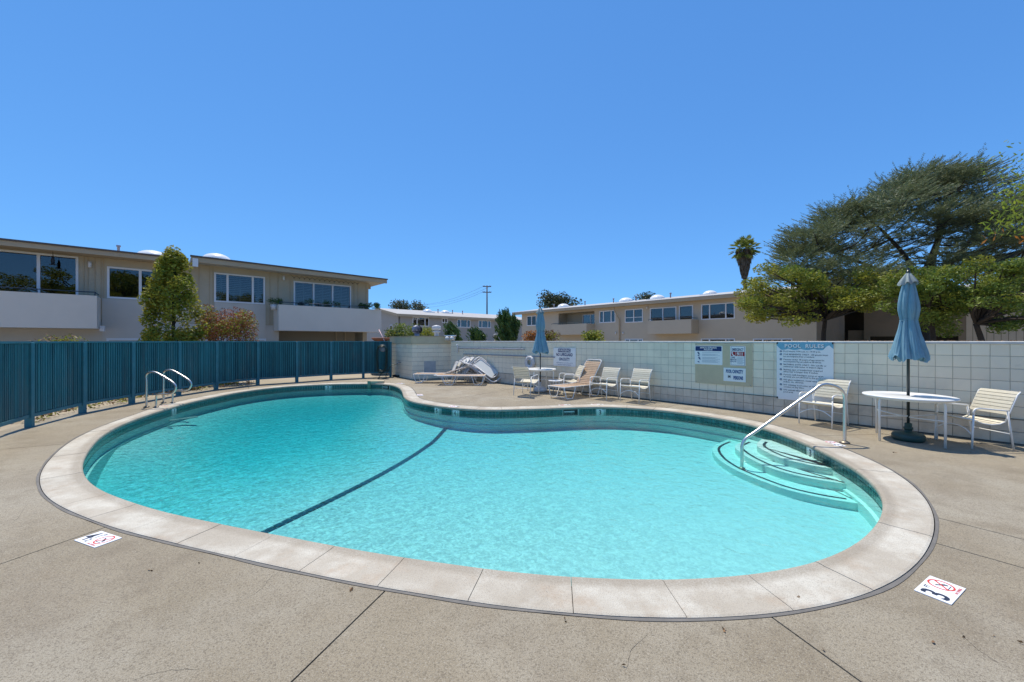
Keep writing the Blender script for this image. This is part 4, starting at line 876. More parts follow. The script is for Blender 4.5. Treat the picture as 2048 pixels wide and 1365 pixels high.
def chaise(loc, rz, tilt_, label, L1=1.22, L2=.68, m='tanstrap'):
    """strap chaise longue, foot end at x = 0, head towards +x; tilt_ = back angle in degrees"""
    e = empty('chaise_longue', loc, rz, label, 'chaise longue', 'tan strap chaise longues'); zz = .335
    W_ = .31; ca, sa = math.cos(R(tilt_)), math.sin(R(tilt_))
    mb = MB(); mb.tube(arc([(L1+.55,-W_,zz),(.04,-W_,zz),(0,-W_,zz),(0,W_,zz),(.04,W_,zz),(L1+.55,W_,zz)], .05), .0125, 8); mb.tube([(L1+.55,-W_,zz),(L1+.55,W_,zz)], .0125, 8)
    mb.build('seat_frame', M['white'], e)
    b = MB(); b.tube(arc([(0,-W_+.02,0),(L2,-W_+.02,0),(L2+.07,-W_+.06,0),(L2+.07,W_-.06,0),(L2,W_-.02,0),(0,W_-.02,0)], .06), .0125, 8)
    bo = b.build('back_frame', M['white'], e, (L1, 0, zz+.012)); bo.rotation_euler = (0, -R(tilt_), 0)
    for s_ in (-1, 1):
        y = W_*s_
        for x0, x1, x2, x3 in ((.0,.10,.34,.46),(1.02,1.14,1.40,1.52)):
            MB().tube(arc([(x0,y,zz),(x1,y,.012),(x2,y,.012),(x3,y,zz)], .04), .0115, 8).build('leg_frame', M['white'], e)
    mb = MB()
    for x in (.22, 1.27): mb.tube([(x,-W_,.014),(x,W_,.014)], .009, 6)
    mb.build('stretcher', M['white'], e)
    if tilt_ > 5: MB().tube(arc([(L1+.42*ca,-.2,zz+.42*sa),(L1+.38,-.2,zz-.02),(L1+.38,.2,zz-.02),(L1+.42*ca,.2,zz+.42*sa)], .03), .009, 6).build('back_prop', M['white'], e)
    me = strap(2*W_-.03, .046).mesh('strap', M[m]); n_ = int(L1/.056)
    for k in range(n_): link('strap', me, e, ((k+.6)*L1/n_, 0, zz+.012-.018*math.sin(math.pi*k/n_)))
    mb_ = strap(2*W_-.06, .046).mesh('strap', M[m]); n_ = int(L2/.056)
    for k in range(n_): link('strap', mb_, bo, ((k+.5)*L2/n_, 0, .014))
    return e
c1 = chaise((1.22, 10.95, 0), R(38), 54, 'tan strap chaise longue with its back raised against the wall', 1.12, .78)
chaise((-3.75, 15.35, 0), R(-1), 18, 'tan strap chaise longue with slightly raised head, nearest the pump house', 1.15, .70)
chaise((-1.0, 14.55, 0), R(178), 0, 'flat tan strap chaise longue lying level before the chair pile', 1.15, .62)
def table(name, loc, r, label, rz=0.0, h=.72):
    e = empty(name, loc, rz, label, 'table', 'white round umbrella tables')
    MB().lathe([(.04,h-.022),(r-.012,h-.028),(r,h-.022),(r+.003,h-.01),(r,h),(r-.02,h+.002),(.04,h),(.04,h-.022)], (0,0,0), 56).build('tabletop', M['white'], e)
    MB().tube([((r-.05)*math.cos(a), (r-.05)*math.sin(a), h-.04) for a in np.linspace(0, 2*math.pi, 41)[:-1]], .010, 6, closed=True).build('rim_tube', M['white'], e)
    q = r-.05
    for k in range(4):
        a = R(45+90*k); MB().tube(arc([(q*math.cos(a)*.96, q*math.sin(a)*.96, h-.04), (q*math.cos(a), q*math.sin(a), h-.10), (q*math.cos(a), q*math.sin(a), 0)], .04), .0165, 10).build('leg', M['white'], e)
    for k in (0, 1):
        a = R(45+90*k); x, y = q*math.cos(a), q*math.sin(a); MB().tube(spline([(x,y,.40),(x*.3,y*.3,.375+.012*k),(-x*.3,-y*.3,.375+.012*k),(-x,-y,.40)], 4), .0105, 8).build('stretcher', M['white'], e)
    return e
table('round_table', (6.42, 6.40, 0), .56, 'white round table with a green umbrella base under it, nearest on the right', R(50)); table('round_table', (.90, 12.55, 0), .50, 'white round table farther off beside the life ring', R(15))
e = empty('side_table', (1.30, 11.85, 0), 0, 'small low white side table beside the far round table', 'side table')
MB().lathe([(0,.40),(.20,.40),(.21,.41),(.20,.425),(0,.425)], (0,0,0), 28).build('tabletop', M['white'], e)
for k in range(3): a = R(30+120*k); MB().tube([(.17*math.cos(a),.17*math.sin(a),.40),(.19*math.cos(a),.19*math.sin(a),0)], .009, 6).build('leg', M['white'], e)
def umbrella(loc, label, ztop, zb, waist, base, rz=0.0, s=1.0, seed=3):
    e = empty('patio_umbrella', loc, rz, label, 'umbrella', 'closed blue patio umbrellas'); rg = np.random.default_rng(seed)
    bs = .70
    if base == 'green':
        MB().lathe([(r_*(bs if r_ > .1 else 1), z_) for r_, z_ in [(0,0),(.265,0),(.285,.02),(.288,.075),(.27,.10),(.17,.125),(.08,.135),(.05,.14),(.045,.27),(.03,.275),(0,.275)]], (0,0,0), 40).build('base', M['greenplastic'], e)
        MB().lathe([(.045,.17),(.06,.175),(.06,.205),(.045,.21)], (0,0,0), 20).build('base_collar', M['greenplastic'], e)
        MB().lathe([(.0,.0),(.017,.0),(.017,.05),(0,.05)], (0.06,0,.2), 10).build('knob', M['black'], e)
    else:
        MB().lathe([(0,0),(.21,0),(.235,.03),(.22,.09),(.16,.14),(.06,.165),(.03,.17),(.03,.30),(0,.30)], (0,0,0), 32).build('base', M['resin'], e)
    MB().tube([(0,0,.1),(0,0,ztop-.05)], .0195, 10).build('pole', M['pole'], e)
    MB().lathe([(0,.0),(.022,.0),(.026,.03),(.012,.05),(.02,.075),(0,.11)], (0,0,ztop-.11), 12).build('finial', M['pole'], e)
    n = 144; zt = ztop-.16; prof = []
    ctrl = [(zb, .325), (zb+.12, .285), (waist-.20, .195), (waist-.04, .155), (waist, .142), (waist+.05, .158), (waist+.16, .182), (waist+.30, .172), (zt-.16, .115), (zt, .07)]
    zs = np.linspace(zb, zt, 44); rr = np.interp(zs, [c[0] for c in ctrl], [c[1] for c in ctrl])*s; V = []
    ph = rg.uniform(-.5, .5, 8); am = rg.uniform(.75, 1.2, 8)
    for q, (z, r_) in enumerate(zip(zs, rr)):
        for k in range(n):
            a = 2*math.pi*k/n; a2 = a + .35*math.sin(2.3*(z-zb)) + .10*math.sin(3*a+z*2); sct = int(((a2/(2*math.pi)*8) % 8)); fr_ = (a2/(2*math.pi)*8) % 1
            pinch = 1-min(1, abs(z-waist)/.22); lobe = abs(math.sin(math.pi*fr_))**.7
            depth = .30+.10*pinch; rad = r_*(1-depth+depth*lobe*am[sct]+.03*math.sin(40*a+9*z))
            hem = (.045*math.sin(8*a2+1)+.05*lobe*am[sct]) if q == 0 else 0
            V.append((rad*math.cos(a), rad*math.sin(a), z-hem+(.03*math.sin(5*a) if q == 0 else 0)))
    fs = [(q*n+k, q*n+(k+1) % n, (q+1)*n+(k+1) % n, (q+1)*n+k) for q in range(43) for k in range(n)]
    MB().add(V, fs, True).build('canopy', M['umbrella'], e)
    # inner folds seen from below
    V2 = [(x*.82*(1+.1*math.sin(31*k)), y*.82*(1+.1*math.sin(31*k)), z+.015) for k, (x, y, z) in enumerate(V[:n])]+[(x*.55, y*.55, z+.16) for x, y, z in V[:n]]
    MB().add(V2, [(k, (k+1) % n, n+(k+1) % n, n+k) for k in range(n)], True).build('inner_folds', M['umbrella'], e)
    mr = MB()
    for k in range(8): a = R(45*k+12); mr.tube([(.03*math.cos(a),.03*math.sin(a),zt-.1),(.07*s*math.cos(a),.07*s*math.sin(a),waist),(.16*s*math.cos(a),.16*s*math.sin(a),zb+.02)], .005, 4)
    mr.build('ribs', M['pole'], e)
    m = 96; V = []
    for z, r_ in ((ztop-.10,.03),(ztop-.12,.05),(ztop-.19,.10),(ztop-.25,.135),(ztop-.275,.145)):
        for k in range(m):
            a = 2*math.pi*k/m; f_ = (r_/.145); V.append((r_*s*(1+.22*f_*math.sin(7*a+1))*math.cos(a), r_*s*(1+.22*f_*math.sin(7*a+1))*math.sin(a), z+.025*f_*math.sin(7*a+2.4)))
    MB().add(V, [(q*m+(k+1) % m, q*m+k, (q+1)*m+k, (q+1)*m+(k+1) % m) for q in range(4) for k in range(m)], True).build('vent_cap', M['umbcap'], e)
    MB().tube([(.135*s*math.cos(a), .135*s*math.sin(a), waist+.01*math.sin(2*a)) for a in np.linspace(0, 2*math.pi, 33)[:-1]], .006, 5, closed=True).build('tie_strap', M['umbrella'], e)
    return e
umbrella((6.42, 6.40, 0), 'closed faded blue umbrella standing through the near round table on a green base', 2.80, 1.345, 1.94, 'green', R(20), .74)
umbrella((.90, 12.55, 0), 'closed blue umbrella standing through the far round table on a white dome base', 2.76, 1.27, 1.90, 'white', R(70), .80, 9)

# resin chair pile against the wall
def resin_chair(loc, rot, label):
    e = empty('resin_chair', loc, 0, label, 'chair', 'white resin chairs stacked against the wall'); e.rotation_euler = rot
    def slab_ring(w_, l_, hw, hl, M4, nm):
        mb = MB(); n_ = 20; outer = []; inn = []
        for k in range(n_):
            a = 2*math.pi*k/n_; c_, s_ = math.cos(a), math.sin(a); f = lambda v, p: math.copysign(abs(v)**p, v)
            outer.append((f(c_,.5)*w_, f(s_,.5)*l_)); inn.append((f(c_,.5)*hw, f(s_,.5)*hl))
        V = [M4 @ Vector((x, y, z)) for z in (-.012, .012) for L__ in (outer, inn) for x, y in L__]
        fs = []
        for k in range(n_):
            k2 = (k+1) % n_; fs += [(k, n_+k, n_+k2, k2), (2*n_+k, 2*n_+k2, 3*n_+k2, 3*n_+k), (k, k2, 2*n_+k2, 2*n_+k), (n_+k, 3*n_+k, 3*n_+k2, n_+k2)]
        mb.add(V, fs); mb.build(nm, M['resin'], e)
        mp = MB(); V = [M4 @ Vector((x*1.02, y*1.02, z)) for z in (-.005, .004) for x, y in inn]; mp.add(V, [tuple(range(n_, 2*n_)), tuple(reversed(range(n_)))]+[(k, (k+1) % n_, n_+(k+1) % n_, n_+k) for k in range(n_)]); mp.build(nm+'_panel', M['resinpanel'], e)
    slab_ring(.27, .26, .19, .18, Matrix.Translation((0, 0, .40)), 'seat')
    slab_ring(.25, .34, .17, .25, Matrix.Translation((0, -.33, .70)) @ Matrix.Rotation(R(72), 4, 'X'), 'backrest')
    for s_ in (-1, 1):
        for y0, y1 in ((.24, .30), (-.24, -.34)):
            MB().tube([(.25*s_, y0, .40), (.29*s_, y1, 0)], [.03, .02], 6).build('leg', M['resin'], e)
        e.scale = (.82, .82, .78)
        MB().tube(arc([(.27*s_, .30, .0+.40), (.30*s_, .28, .62), (.30*s_, -.28, .66)], .1), .024, 6).build('armrest', M['resin'], e)
    return e
for k in range(5):
    resin_chair((-2.05+.085*k, 15.55-.03*k, -.0+.045*k), (R(-5-6*k), R(4-2*k), R(-70+3*k)), ('lowest white resin chair of the leaning stack by the pump house', 'white resin chair second from the bottom of the leaning stack', 'white resin chair in the middle of the leaning stack', 'white resin chair second from the top of the leaning stack', 'topmost white resin chair of the leaning stack')[k])
e = empty('resin_lounger', (-1.42, 15.35, .66), 0, 'white resin lounger lying across the top of the chair stack', 'lounger')
e.rotation_euler = (R(24), R(27), R(-12))
MB().tube(arc([(-.55,-.22,0),(.45,-.22,0),(.55,0,0),(.45,.22,0),(-.55,.22,0),(-.55,-.22,0)], .14), .026, 8).build('outer_frame', M['resin'], e)
MB().box(-.48, .38, -.17, .17, -.01, .01).build('seat_panel', M['resinpanel'], e)
MB().tube(arc([(-.45,-.24,-.03),(-.1,-.24,.10),(.3,-.24,.10),(.5,-.24,-.03)], .1), .022, 8).build('armrest', M['resin'], e)
# folded resin lounger sliding off the pile, light panel showing
e = empty('resin_lounger', (-.98, 15.15, .50), 0, 'folded white resin lounger with pale panel leaning on the pile against the wall', 'lounger')
e.rotation_euler = (R(42), R(34), R(-22))
mb = MB(); mb.tube(arc([(-.62,-.27,0),(.52,-.27,0),(.62,-.15,0),(.62,.15,0),(.52,.27,0),(-.62,.27,0),(-.62,-.27,0)], .14), .03, 8); mb.build('outer_frame', M['resin'], e)
mb = MB(); mb.tube(arc([(-.50,-.19,.05),(.42,-.19,.05),(.48,0,.05),(.42,.19,.05),(-.50,.19,.05),(-.50,-.19,.05)], .10), .024, 8); mb.build('inner_frame', M['resin'], e)
MB().box(-.46, .40, -.165, .165, .04, .055).build('seat_panel', M['resinpanel'], e)
MB().tube(arc([(-.5,-.29,-.05),(.3,-.29,-.16),(.6,-.29,-.05)], .2), .022, 8).build('leg', M['resin'], e); MB().tube(arc([(-.5,.29,-.05),(.3,.29,-.16),(.6,.29,-.05)], .2), .022, 8).build('leg', M['resin'], e)

# ================================================================== things on the walls
def wall_frame(px, z, name, off=.02, **tags):
    p, t = wall_at(wall_px(px)); return empty(name, (p.x+t.y*off, p.y-t.x*off, z), math.atan2(t.y, t.x), **tags)
def wz(px, py):
    p, t = wall_at(wall_px(px)); return H+(CY-py)/F*p.y
def wl_len(a, b): return abs(wall_px(b)-wall_px(a))
def put(e, s_, size, x, z, m='ink', bold=.02, align='CENTER', sx=1.0, y=-.0075, name='lettering', space=1.0):
    return link(name, text_mesh(s_, size, bold, align, sx, UP, M[m], space), e, (x, y, z))
def rrect(w_, h_, r, y0, y1, m, name, e, cx=0, cz=0):
    pts = []
    for sx_, sz_, a0 in ((1,1,0),(-1,1,90),(-1,-1,180),(1,-1,270)):
        for k in range(5): a = R(a0+22.5*k); pts.append((cx+sx_*(w_/2-r)+r*math.cos(a), cz+sz_*(h_/2-r)+r*math.sin(a)))
    mb = MB(); n_ = len(pts); mb.v = [(x, y0, z) for x, z in pts]+[(x, y1, z) for x, z in pts]
    mb.f = [tuple(range(n_)), tuple(reversed(range(n_, 2*n_)))]+[(i, n_+i, n_+(i+1) % n_, (i+1) % n_) for i in range(n_)]; mb.sm = [False]*len(mb.f)
    return mb.build(name, M[m], e)
# warning sign
w_, z1, z0 = wl_len(1107.5, 1153), wz(1130, 696), wz(1130, 733)
e = wall_frame(1130, (z0+z1)/2, 'warning_sign', label='white warning sign reading no lifeguard on duty behind the raised chaise', cat='sign'); h_ = z1-z0
rrect(w_, h_, .02, -.006, .004, 'signwhite', 'board', e)
rrect(w_*.56, h_*.20, .02, -.0075, -.0062, 'navy', 'navy_patch', e, 0, h_*.355)
put(e, 'WARNING', h_*.2, 0, h_*.29, 'signwhite', .015, sx=w_*.50/(h_*.19*4.7), y=-.009)
put(e, 'NO LIFEGUARD', h_*.22, 0, h_*.055, 'navy', .035, sx=w_*.84/(h_*.22*8.0)); put(e, 'ON DUTY', h_*.22, 0, -h_*.19, 'navy', .035, sx=w_*.50/(h_*.22*4.75))
put(e, 'CHILDREN UNDER THE AGE OF 14 SHOULD NOT USE', .033, 0, -h_*.34, 'navy', .01, sx=w_*.88/(.033*29)); put(e, 'POOL WITHOUT AN ADULT IN ATTENDANCE', .033, 0, -h_*.44, 'navy', .01, sx=w_*.7/(.033*24))
# tan board with three signs
w_, z1, z0 = wl_len(1387.5, 1502.5), wz(1445, 687.5), wz(1445, 769.5)
tb_ = wall_frame(1445, (z0+z1)/2, 'notice_board', label='tan painted board on the block wall carrying three notices', cat='board'); h_ = z1-z0
MB().box(-w_/2, w_/2, -.005, .006, -h_/2, h_/2).build('board', M['tanboard'], tb_)
for sx_ in (-1, 1):
    for sz_ in (-1, 1): MB().lathe([(0,0),(.008,0),(.006,.004),(0,.005)], (0,0,0), 8).build('screw', M['vent'], tb_, (sx_*(w_/2-.03), -.005, sz_*(h_/2-.03))).rotation_euler = (R(90), 0, 0)
def on_board(x0, x1, y0, y1, name, **tags):
    xm = (x0+x1)/2; e = wall_frame(xm, (wz(xm, y0)+wz(xm, y1))/2, name, off=.028, **tags); return e, wl_len(x0, x1), wz(xm, y0)-wz(xm, y1)
e, w_, h_ = on_board(1392, 1446.5, 692, 729.5, 'procedure_sign', label='notice with navy heading for artificial respiration, upper left on the tan board', cat='sign')
rrect(w_, h_, .02, -.004, .004, 'signwhite', 'board', e); rrect(w_*.94, h_*.25, .012, -.0055, -.0042, 'navy', 'navy_heading', e, 0, h_*.345)
put(e, 'ARTIFICIAL RESPIRATION', .055, 0, h_*.355, 'signwhite', .02, sx=w_*.72/(.055*13.5), y=-.007); put(e, 'PROCEDURE', .055, 0, h_*.25, 'signwhite', .02, sx=w_*.36/(.055*6.6), y=-.007)
ln = MB()
for k, f in enumerate((.14,.06,.02,-.02,-.12,-.16,-.20,-.26,-.30,-.34,-.38)): ln.box(-w_*.22, w_*(.42-.08*((k*7) % 3)), -.0055, -.0042, h_*f-.003, h_*f+.003)
ln.build('fine_print', M['greyink'], e); ln = MB()
for k, (fx, fz) in enumerate(((-.37,.14),(-.35,.07),(-.36,-.02),(-.34,-.13),(-.32,-.2),(-.36,-.36))): ln.box(w_*fx-.018, w_*fx+.02, -.0055, -.0042, h_*fz-.012, h_*fz+.010); ln.box(w_*fx+.005, w_*fx+.035, -.0055, -.0042, h_*fz-.02, h_*fz-.012)
ln.build('small_figures', M['navy'], e)
e, w_, h_ = on_board(1460, 1491, 692.5, 732, 'emergency_sign', label='white emergency 911 notice with a red telephone panel, upper right on the tan board', cat='sign')
rrect(w_, h_, .02, -.004, .004, 'signwhite', 'board', e); rrect(w_*.90, h_*.22, .002, -.0055, -.0042, 'red', 'red_panel', e, 0, h_*.10)
mb = MB(); bw = .006
for a, b, c, d in ((-w_*.45,w_*.45,h_*.465,h_*.465+bw),(-w_*.45,w_*.45,-h_*.465-bw,-h_*.465),(-w_*.45,-w_*.45+bw,-h_*.465,h_*.465),(w_*.45-bw,w_*.45,-h_*.465,h_*.465)): mb.box(a, b, -.0053, -.0042, c, d)
mb.build('border', M['navy'], e)
put(e, 'EMERGENCY', .085, 0, h_*.255, 'navy', .02, sx=w_*.86/(.085*6.6)); put(e, '911', h_*.24, w_*.15, h_*.015, 'signwhite', .03, sx=w_*.5/(h_*.24*1.85), y=-.008)
MB().add([Vector((w_*x, -.0072, h_*z)) for x, z in ((-.40,.19),(-.33,.20),(-.32,.15),(-.35,.13),(-.27,.04),(-.24,.05),(-.18,.01),(-.22,-.01),(-.30,0),(-.38,.08),(-.42,.16))], [tuple(range(11))]).build('telephone_symbol', M['signwhite'], e)
MB().box(-w_*.135, -w_*.115, -.0072, -.0056, -h_*.01, h_*.21).build('divider', M['signwhite'], e)
for k, s_ in enumerate(('FIRE', 'RESCUE', 'POLICE')): put(e, s_, .048, -w_*.28, -h_*(.12+.10*k), 'navy', .02, sx=.8)
ln = MB()
for k in range(9): ln.box(-w_*.04, w_*(.42-.05*(k % 3)), -.0055, -.0042, -h_*(.08+.04*k)-.003, -h_*(.08+.04*k)+.003)
ln.build('fine_print', M['greyink'], e)
e, w_, h_ = on_board(1447.5, 1493, 736.5, 763.5, 'capacity_sign', label='white sign reading pool capacity 14 persons, lower right on the tan board', cat='sign')
rrect(w_, h_, .003, -.004, .004, 'signwhite', 'board', e)
put(e, 'POOL CAPACITY', h_*.34, 0, h_*.13, 'blueink', .045, sx=w_*.86/(h_*.34*8.6)); put(e, 'PERSONS', h_*.34, w_*.17, -h_*.33, 'blueink', .045, sx=w_*.52/(h_*.34*5.0)); put(e, '1', h_*.27, -w_*.275, -h_*.24, 'ink', .04, name='numeral'); put(e, '4', h_*.27, -w_*.215, -h_*.24, 'ink', .04, name='numeral')
# pool rules
w_ = wl_len(1552, 1665); z1, z0 = wz(1608, 684.5), wz(1608, 802.5)
e = wall_frame(1608, (z0+z1)/2, 'pool_rules_sign', label='tall white pool rules sign with a blue wave heading', cat='sign'); h_ = z1-z0
MB().box(-w_/2, w_/2, -.005, .004, -h_/2, h_/2).build('board', M['signwhite'], e)
zt_ = h_/2; N_ = 60; top = [(w_*(k/N_-.5), zt_-.003) for k in range(N_+1)]
def wv(u): return zt_ - h_*(.115+.022*abs(math.sin(u*math.pi*4.5))) + h_*.055*max(0, 1-u/.09) + h_*.075*max(0, 1-abs(u-.93)/.10)
bot = [(w_*(k/N_-.5), wv(k/N_)) for k in range(N_+1)]
mb = MB(); mb.add([(x, -.0062, z) for x, z in top]+[(x, -.0062, z) for x, z in bot], [(k, N_+1+k, N_+2+k, k+1) for k in range(N_)]); mb.build('wave_heading', M['skyblue'], e)
for wd_, fx_ in (('POOL', -.20), ('RULES', .185)):
    put(e, wd_, h_*.085, w_*fx_+.008, zt_-h_*.103, 'ink', .02, sx=w_*.74/(h_*.085*6.9), space=1.1, y=-.0072)
    put(e, wd_, h_*.085, w_*fx_, zt_-h_*.097, 'signwhite', .03, sx=w_*.74/(h_*.085*6.9), space=1.1, y=-.0088)
rules = ['Pool Hours: 9:00 a.m. to 10:00 p.m.', 'FOR RESIDENTS ONLY - All guests must\nbe accompanied by a resident.', 'Persons under 18 years of age must be\naccompanied by an adult at all times.', 'BATHING SUITS ONLY - No cutoffs or\nswimwear with holes or frayed edges.', 'Bathing caps or braided hair required\nwhen hair is longer than 4 inches.', 'Persons with bandages, sores or open\nwounds are not allowed in the pool.', 'NO glass containers, metal cans,\nradios, etc. allowed.', 'NO running, loud noise or rowdy\nconduct at any time.', 'NO animals allowed at any time in the\npool area.']
zr = zt_-h_*.175
for k, s_ in enumerate(rules):
    put(e, s_, h_*.036, -w_*.37, zr, 'ink', .012, 'LEFT', sx=w_*.80/(h_*.036*17.5))
    MB().lathe([(0,0),(.024,0),(.024,.001),(0,.0011)], (0,0,0), 14).build('bullet', M['greyink'], e, (-w_*.42, -.0052, zr+h_*.012)).rotation_euler = (R(90), 0, 0)
    zr -= h_*(.052 if k == 0 else .088)
for sx_ in (-1, 1):
    for sz_ in (-1, 1): MB().box(-.012, .012, -.012, -.004, -.02, .02).build('clip', M['black'], e, (sx_*(w_/2-.012), 0, sz_*(h_/2-.025)))
# life ring, poles, conduit
zl = wz(1063, 725); e = wall_frame(1064, zl, 'life_ring', off=.07, label='white life ring hanging on the block wall behind the far table', cat='life ring')
Mr = Matrix.Rotation(R(90), 4, 'X'); mb = MB(); mb.tube([Mr @ Vector((.175*math.cos(a), .175*math.sin(a), 0)) for a in np.linspace(0, 2*math.pi, 33)[:-1]], .048, 12, closed=True); mb.build('ring', M['resin'], e)
mb = MB()
for k in range(4):
    a = R(45+90*k); mb.tube([Mr @ Vector((.175*math.cos(a+d), .175*math.sin(a+d), 0)) for d in (-.12, 0, .12)], .051, 12)
mb.build('band', M['frame'], e)
MB().tube([Mr @ Vector((.24*math.cos(a)+.01*math.sin(5*a), .24*math.sin(a), 0)) for a in np.linspace(0, 2*math.pi, 41)[:-1]], .007, 5, closed=True).build('grab_line', M['frame'], e)
MB().tube([Mr @ Vector(((.10+.012*k)*math.cos(a), (.10+.012*k)*math.sin(a), .03)) for k in range(3) for a in np.linspace(0, 2*math.pi, 20)], .008, 5).build('coiled_rope', M['frame'], e)
def wall_pole(px0, px1, py0, py1, off, r, m, name, label, cat, group=None):
    l0, l1 = wall_px(px0), wall_px(px1); pts = []
    for k in range(7):
        p, t = wall_at(l0+(l1-l0)*k/6); z = wz(px0, py0)+(wz(px1, py1)-wz(px0, py0))*k/6; pts.append((p.x+t.y*off, p.y-t.x*off, z))
    p0, p1 = Vector(pts[0]), Vector(pts[-1])
    return tag(MB().tube([p0.lerp(p1, k/4) for k in range(5)], r, 8).build(name, M[m], None), label, cat, group)
def curved_on_wall(px0, px1, py, off, r, m, name, label, cat, group=None):
    l0, l1 = wall_px(px0), wall_px(px1); z = wz(px0, py); pts = []
    for k in range(25):
        p, t = wall_at(l0+(l1-l0)*k/24); pts.append((p.x+t.y*off, p.y-t.x*off, z+.0))
    return tag(MB().tube(pts, r, 8).build(name, M[m], None), label, cat, group)
curved_on_wall(918, 1052, 696.5, .05, .019, 'vent', 'rescue_pole', 'upper grey rescue pole hung along the block wall near the pump house', 'pole', 'rescue poles on the wall')
curved_on_wall(929, 1112, 708.5, .055, .016, 'vent', 'rescue_pole', 'lower grey rescue pole hung along the wall, reaching the warning sign', 'pole', 'rescue poles on the wall')
e = wall_frame(917, wz(917, 698), 'pole_bracket', off=.06, label='white plastic bracket holding the rescue poles beside the pump house', cat='bracket'); MB().tube(arc([(0,0,-.17),(0,0,.14),(.0,-.05,.17)], .04), .028, 8).build('bracket_tube', M['frame'], e)
for px in (960, 1010, 1045):
    e = wall_frame(px, wz(px, 697), 'pole_hook', off=.02, label={960: 'small hook under the upper rescue pole, leftmost of three', 1010: 'small hook under the upper rescue pole, middle of three', 1045: 'small hook under the upper rescue pole, rightmost of three'}[px], cat='hook', group='hooks of the upper rescue pole')
    MB().tube([(0,.02,.03),(0,-.03,.03),(0,-.055,0),(0,-.05,.045)], .006, 5).build('hook_wire', M['vent'], e)

# deck decals: depth and no diving
def deck_sign(o, right, up, s_, label, w_=.31, h_=.165):
    ang = math.atan2(right[1], right[0]); e = empty('depth_sign', (o[0], o[1], 0), ang, label, 'depth sign', 'no diving depth signs on the deck')
    MB().box(0, w_, 0, h_, -.0075, -.002).build('plate', M['decksign'], e)
    F_ = Matrix.Identity(4)
    if '½' in s_:
        link('numeral', text_mesh(s_[0], .17, .02, 'CENTER', .8, F_, M['ink']), e, (.048, .028, -.001)); [link('fraction', text_mesh(c_, .062, .02, 'CENTER', 1, F_, M['ink']), e, (.108, y_, -.001)) for c_, y_ in (('1', .085), ('2', .022))]
    else: link('numeral', text_mesh(s_, .175, .02, 'CENTER', .95, F_, M['ink']), e, (.058, .022, -.001))
    link('unit', text_mesh('FT', .034, .02, 'CENTER', 1, F_, M['ink']), e, (.128, .125, -.001))
    cx_, cy_, r1, r2 = .222, .092, .064, .054; mb = MB(); n_ = 36
    mb.add([(cx_+r*math.cos(2*math.pi*k/n_), cy_+r*math.sin(2*math.pi*k/n_), -.001) for r in (r1, r2) for k in range(n_)], [(k, (k+1) % n_, n_+(k+1) % n_, n_+k) for k in range(n_)])
    mb.box(-.055, .055, -.005, .005, -.0012, -.0008, Matrix.Translation((cx_, cy_, 0)) @ Matrix.Rotation(R(45), 4, 'Z')); mb.build('prohibition_ring', M['ringred'], e)
    mb = MB(); Mx = Matrix.Translation((cx_, cy_, -.0014)) @ Matrix.Rotation(R(-40), 4, 'Z'); mb.box(-.034, .022, -.005, .005, 0, .0002, Mx); mb.box(.0, .03, .006, .012, 0, .0002, Mx); mb.lathe([(0,0),(.008,0),(.008,.0002),(0,.0002)], (cx_+.022, cy_-.02, -.0014), 10); mb.box(cx_-.03, cx_+.03, cy_-.04, cy_-.036, -.0014, -.0012); mb.build('diver_symbol', M['ink'], e)
    link('warning_text', text_mesh('NO DIVING', .021, .02, 'CENTER', 1, F_, M['ringred']), e, (.222, .008, -.001))
BL = G(1903,1209); TLp = G(1828,1176); BR = G(1931,1178)
deck_sign(BL, (G(1931,1178)-BL)[:2], None, '3', 'white 3 foot no diving plate on the deck at the near right')
BL = G(148,1080); deck_sign(BL, (G(195,1097)-BL)[:2], None, '4½', 'white 4½ foot no diving plate on the deck at the near left')
for px, py, s_, l in ((910,813.3,'4½','thin white depth plate beside the coping at the middle of the far side'), (1130,810.5,'3','oval looking white depth plate beside the coping below the raised chaise'), (1195,809.3,'3','white depth plate beside the coping below the two armchairs'), (1668,887,'3','white 3 foot plate on the deck at the foot of the grab rail'), (840,790,'5','small white plate beside the coping where it turns in'), (801,767,'7','small white plate beside the coping by the pump house'), (331,811,'7','white 7 foot plate between the ladder rail feet')):
    g_ = G(px, py); i = near_i(g_); t = T0[i]; n_ = N0[i]; c = Vector((g_.x, g_.y, 0)) - Vector((-t[0], -t[1], 0))*-.155*1 
    right = (-t[0], -t[1]) if True else None
    # the reader stands on the deck facing the pool: up points to the pool
    upv = Vector((-n_[0], -n_[1])); rt = Vector((upv.y, -upv.x)); o_ = Vector((g_.x, g_.y)) - rt*.155 - upv*.08
    deck_sign((o_.x, o_.y), (rt.x, rt.y), None, s_, l)
# small things round the deep end
g_ = G(745, 767); e = empty('stanchion_base', g_, R(10), 'low tan capped stanchion with a green stain at the pool edge by the hose', 'stanchion base')
MB().box(-.16, .42, -.10, .12, 0, .09).build('cap', M['cap'] if False else M['tanboard'], e); MB().box(-.16,-.05,-.14,-.10,-.16,.10).build('stained_bracket', mat('verdigris', (.16,.30,.22), (.22,.26,.16), 20, .8), e)
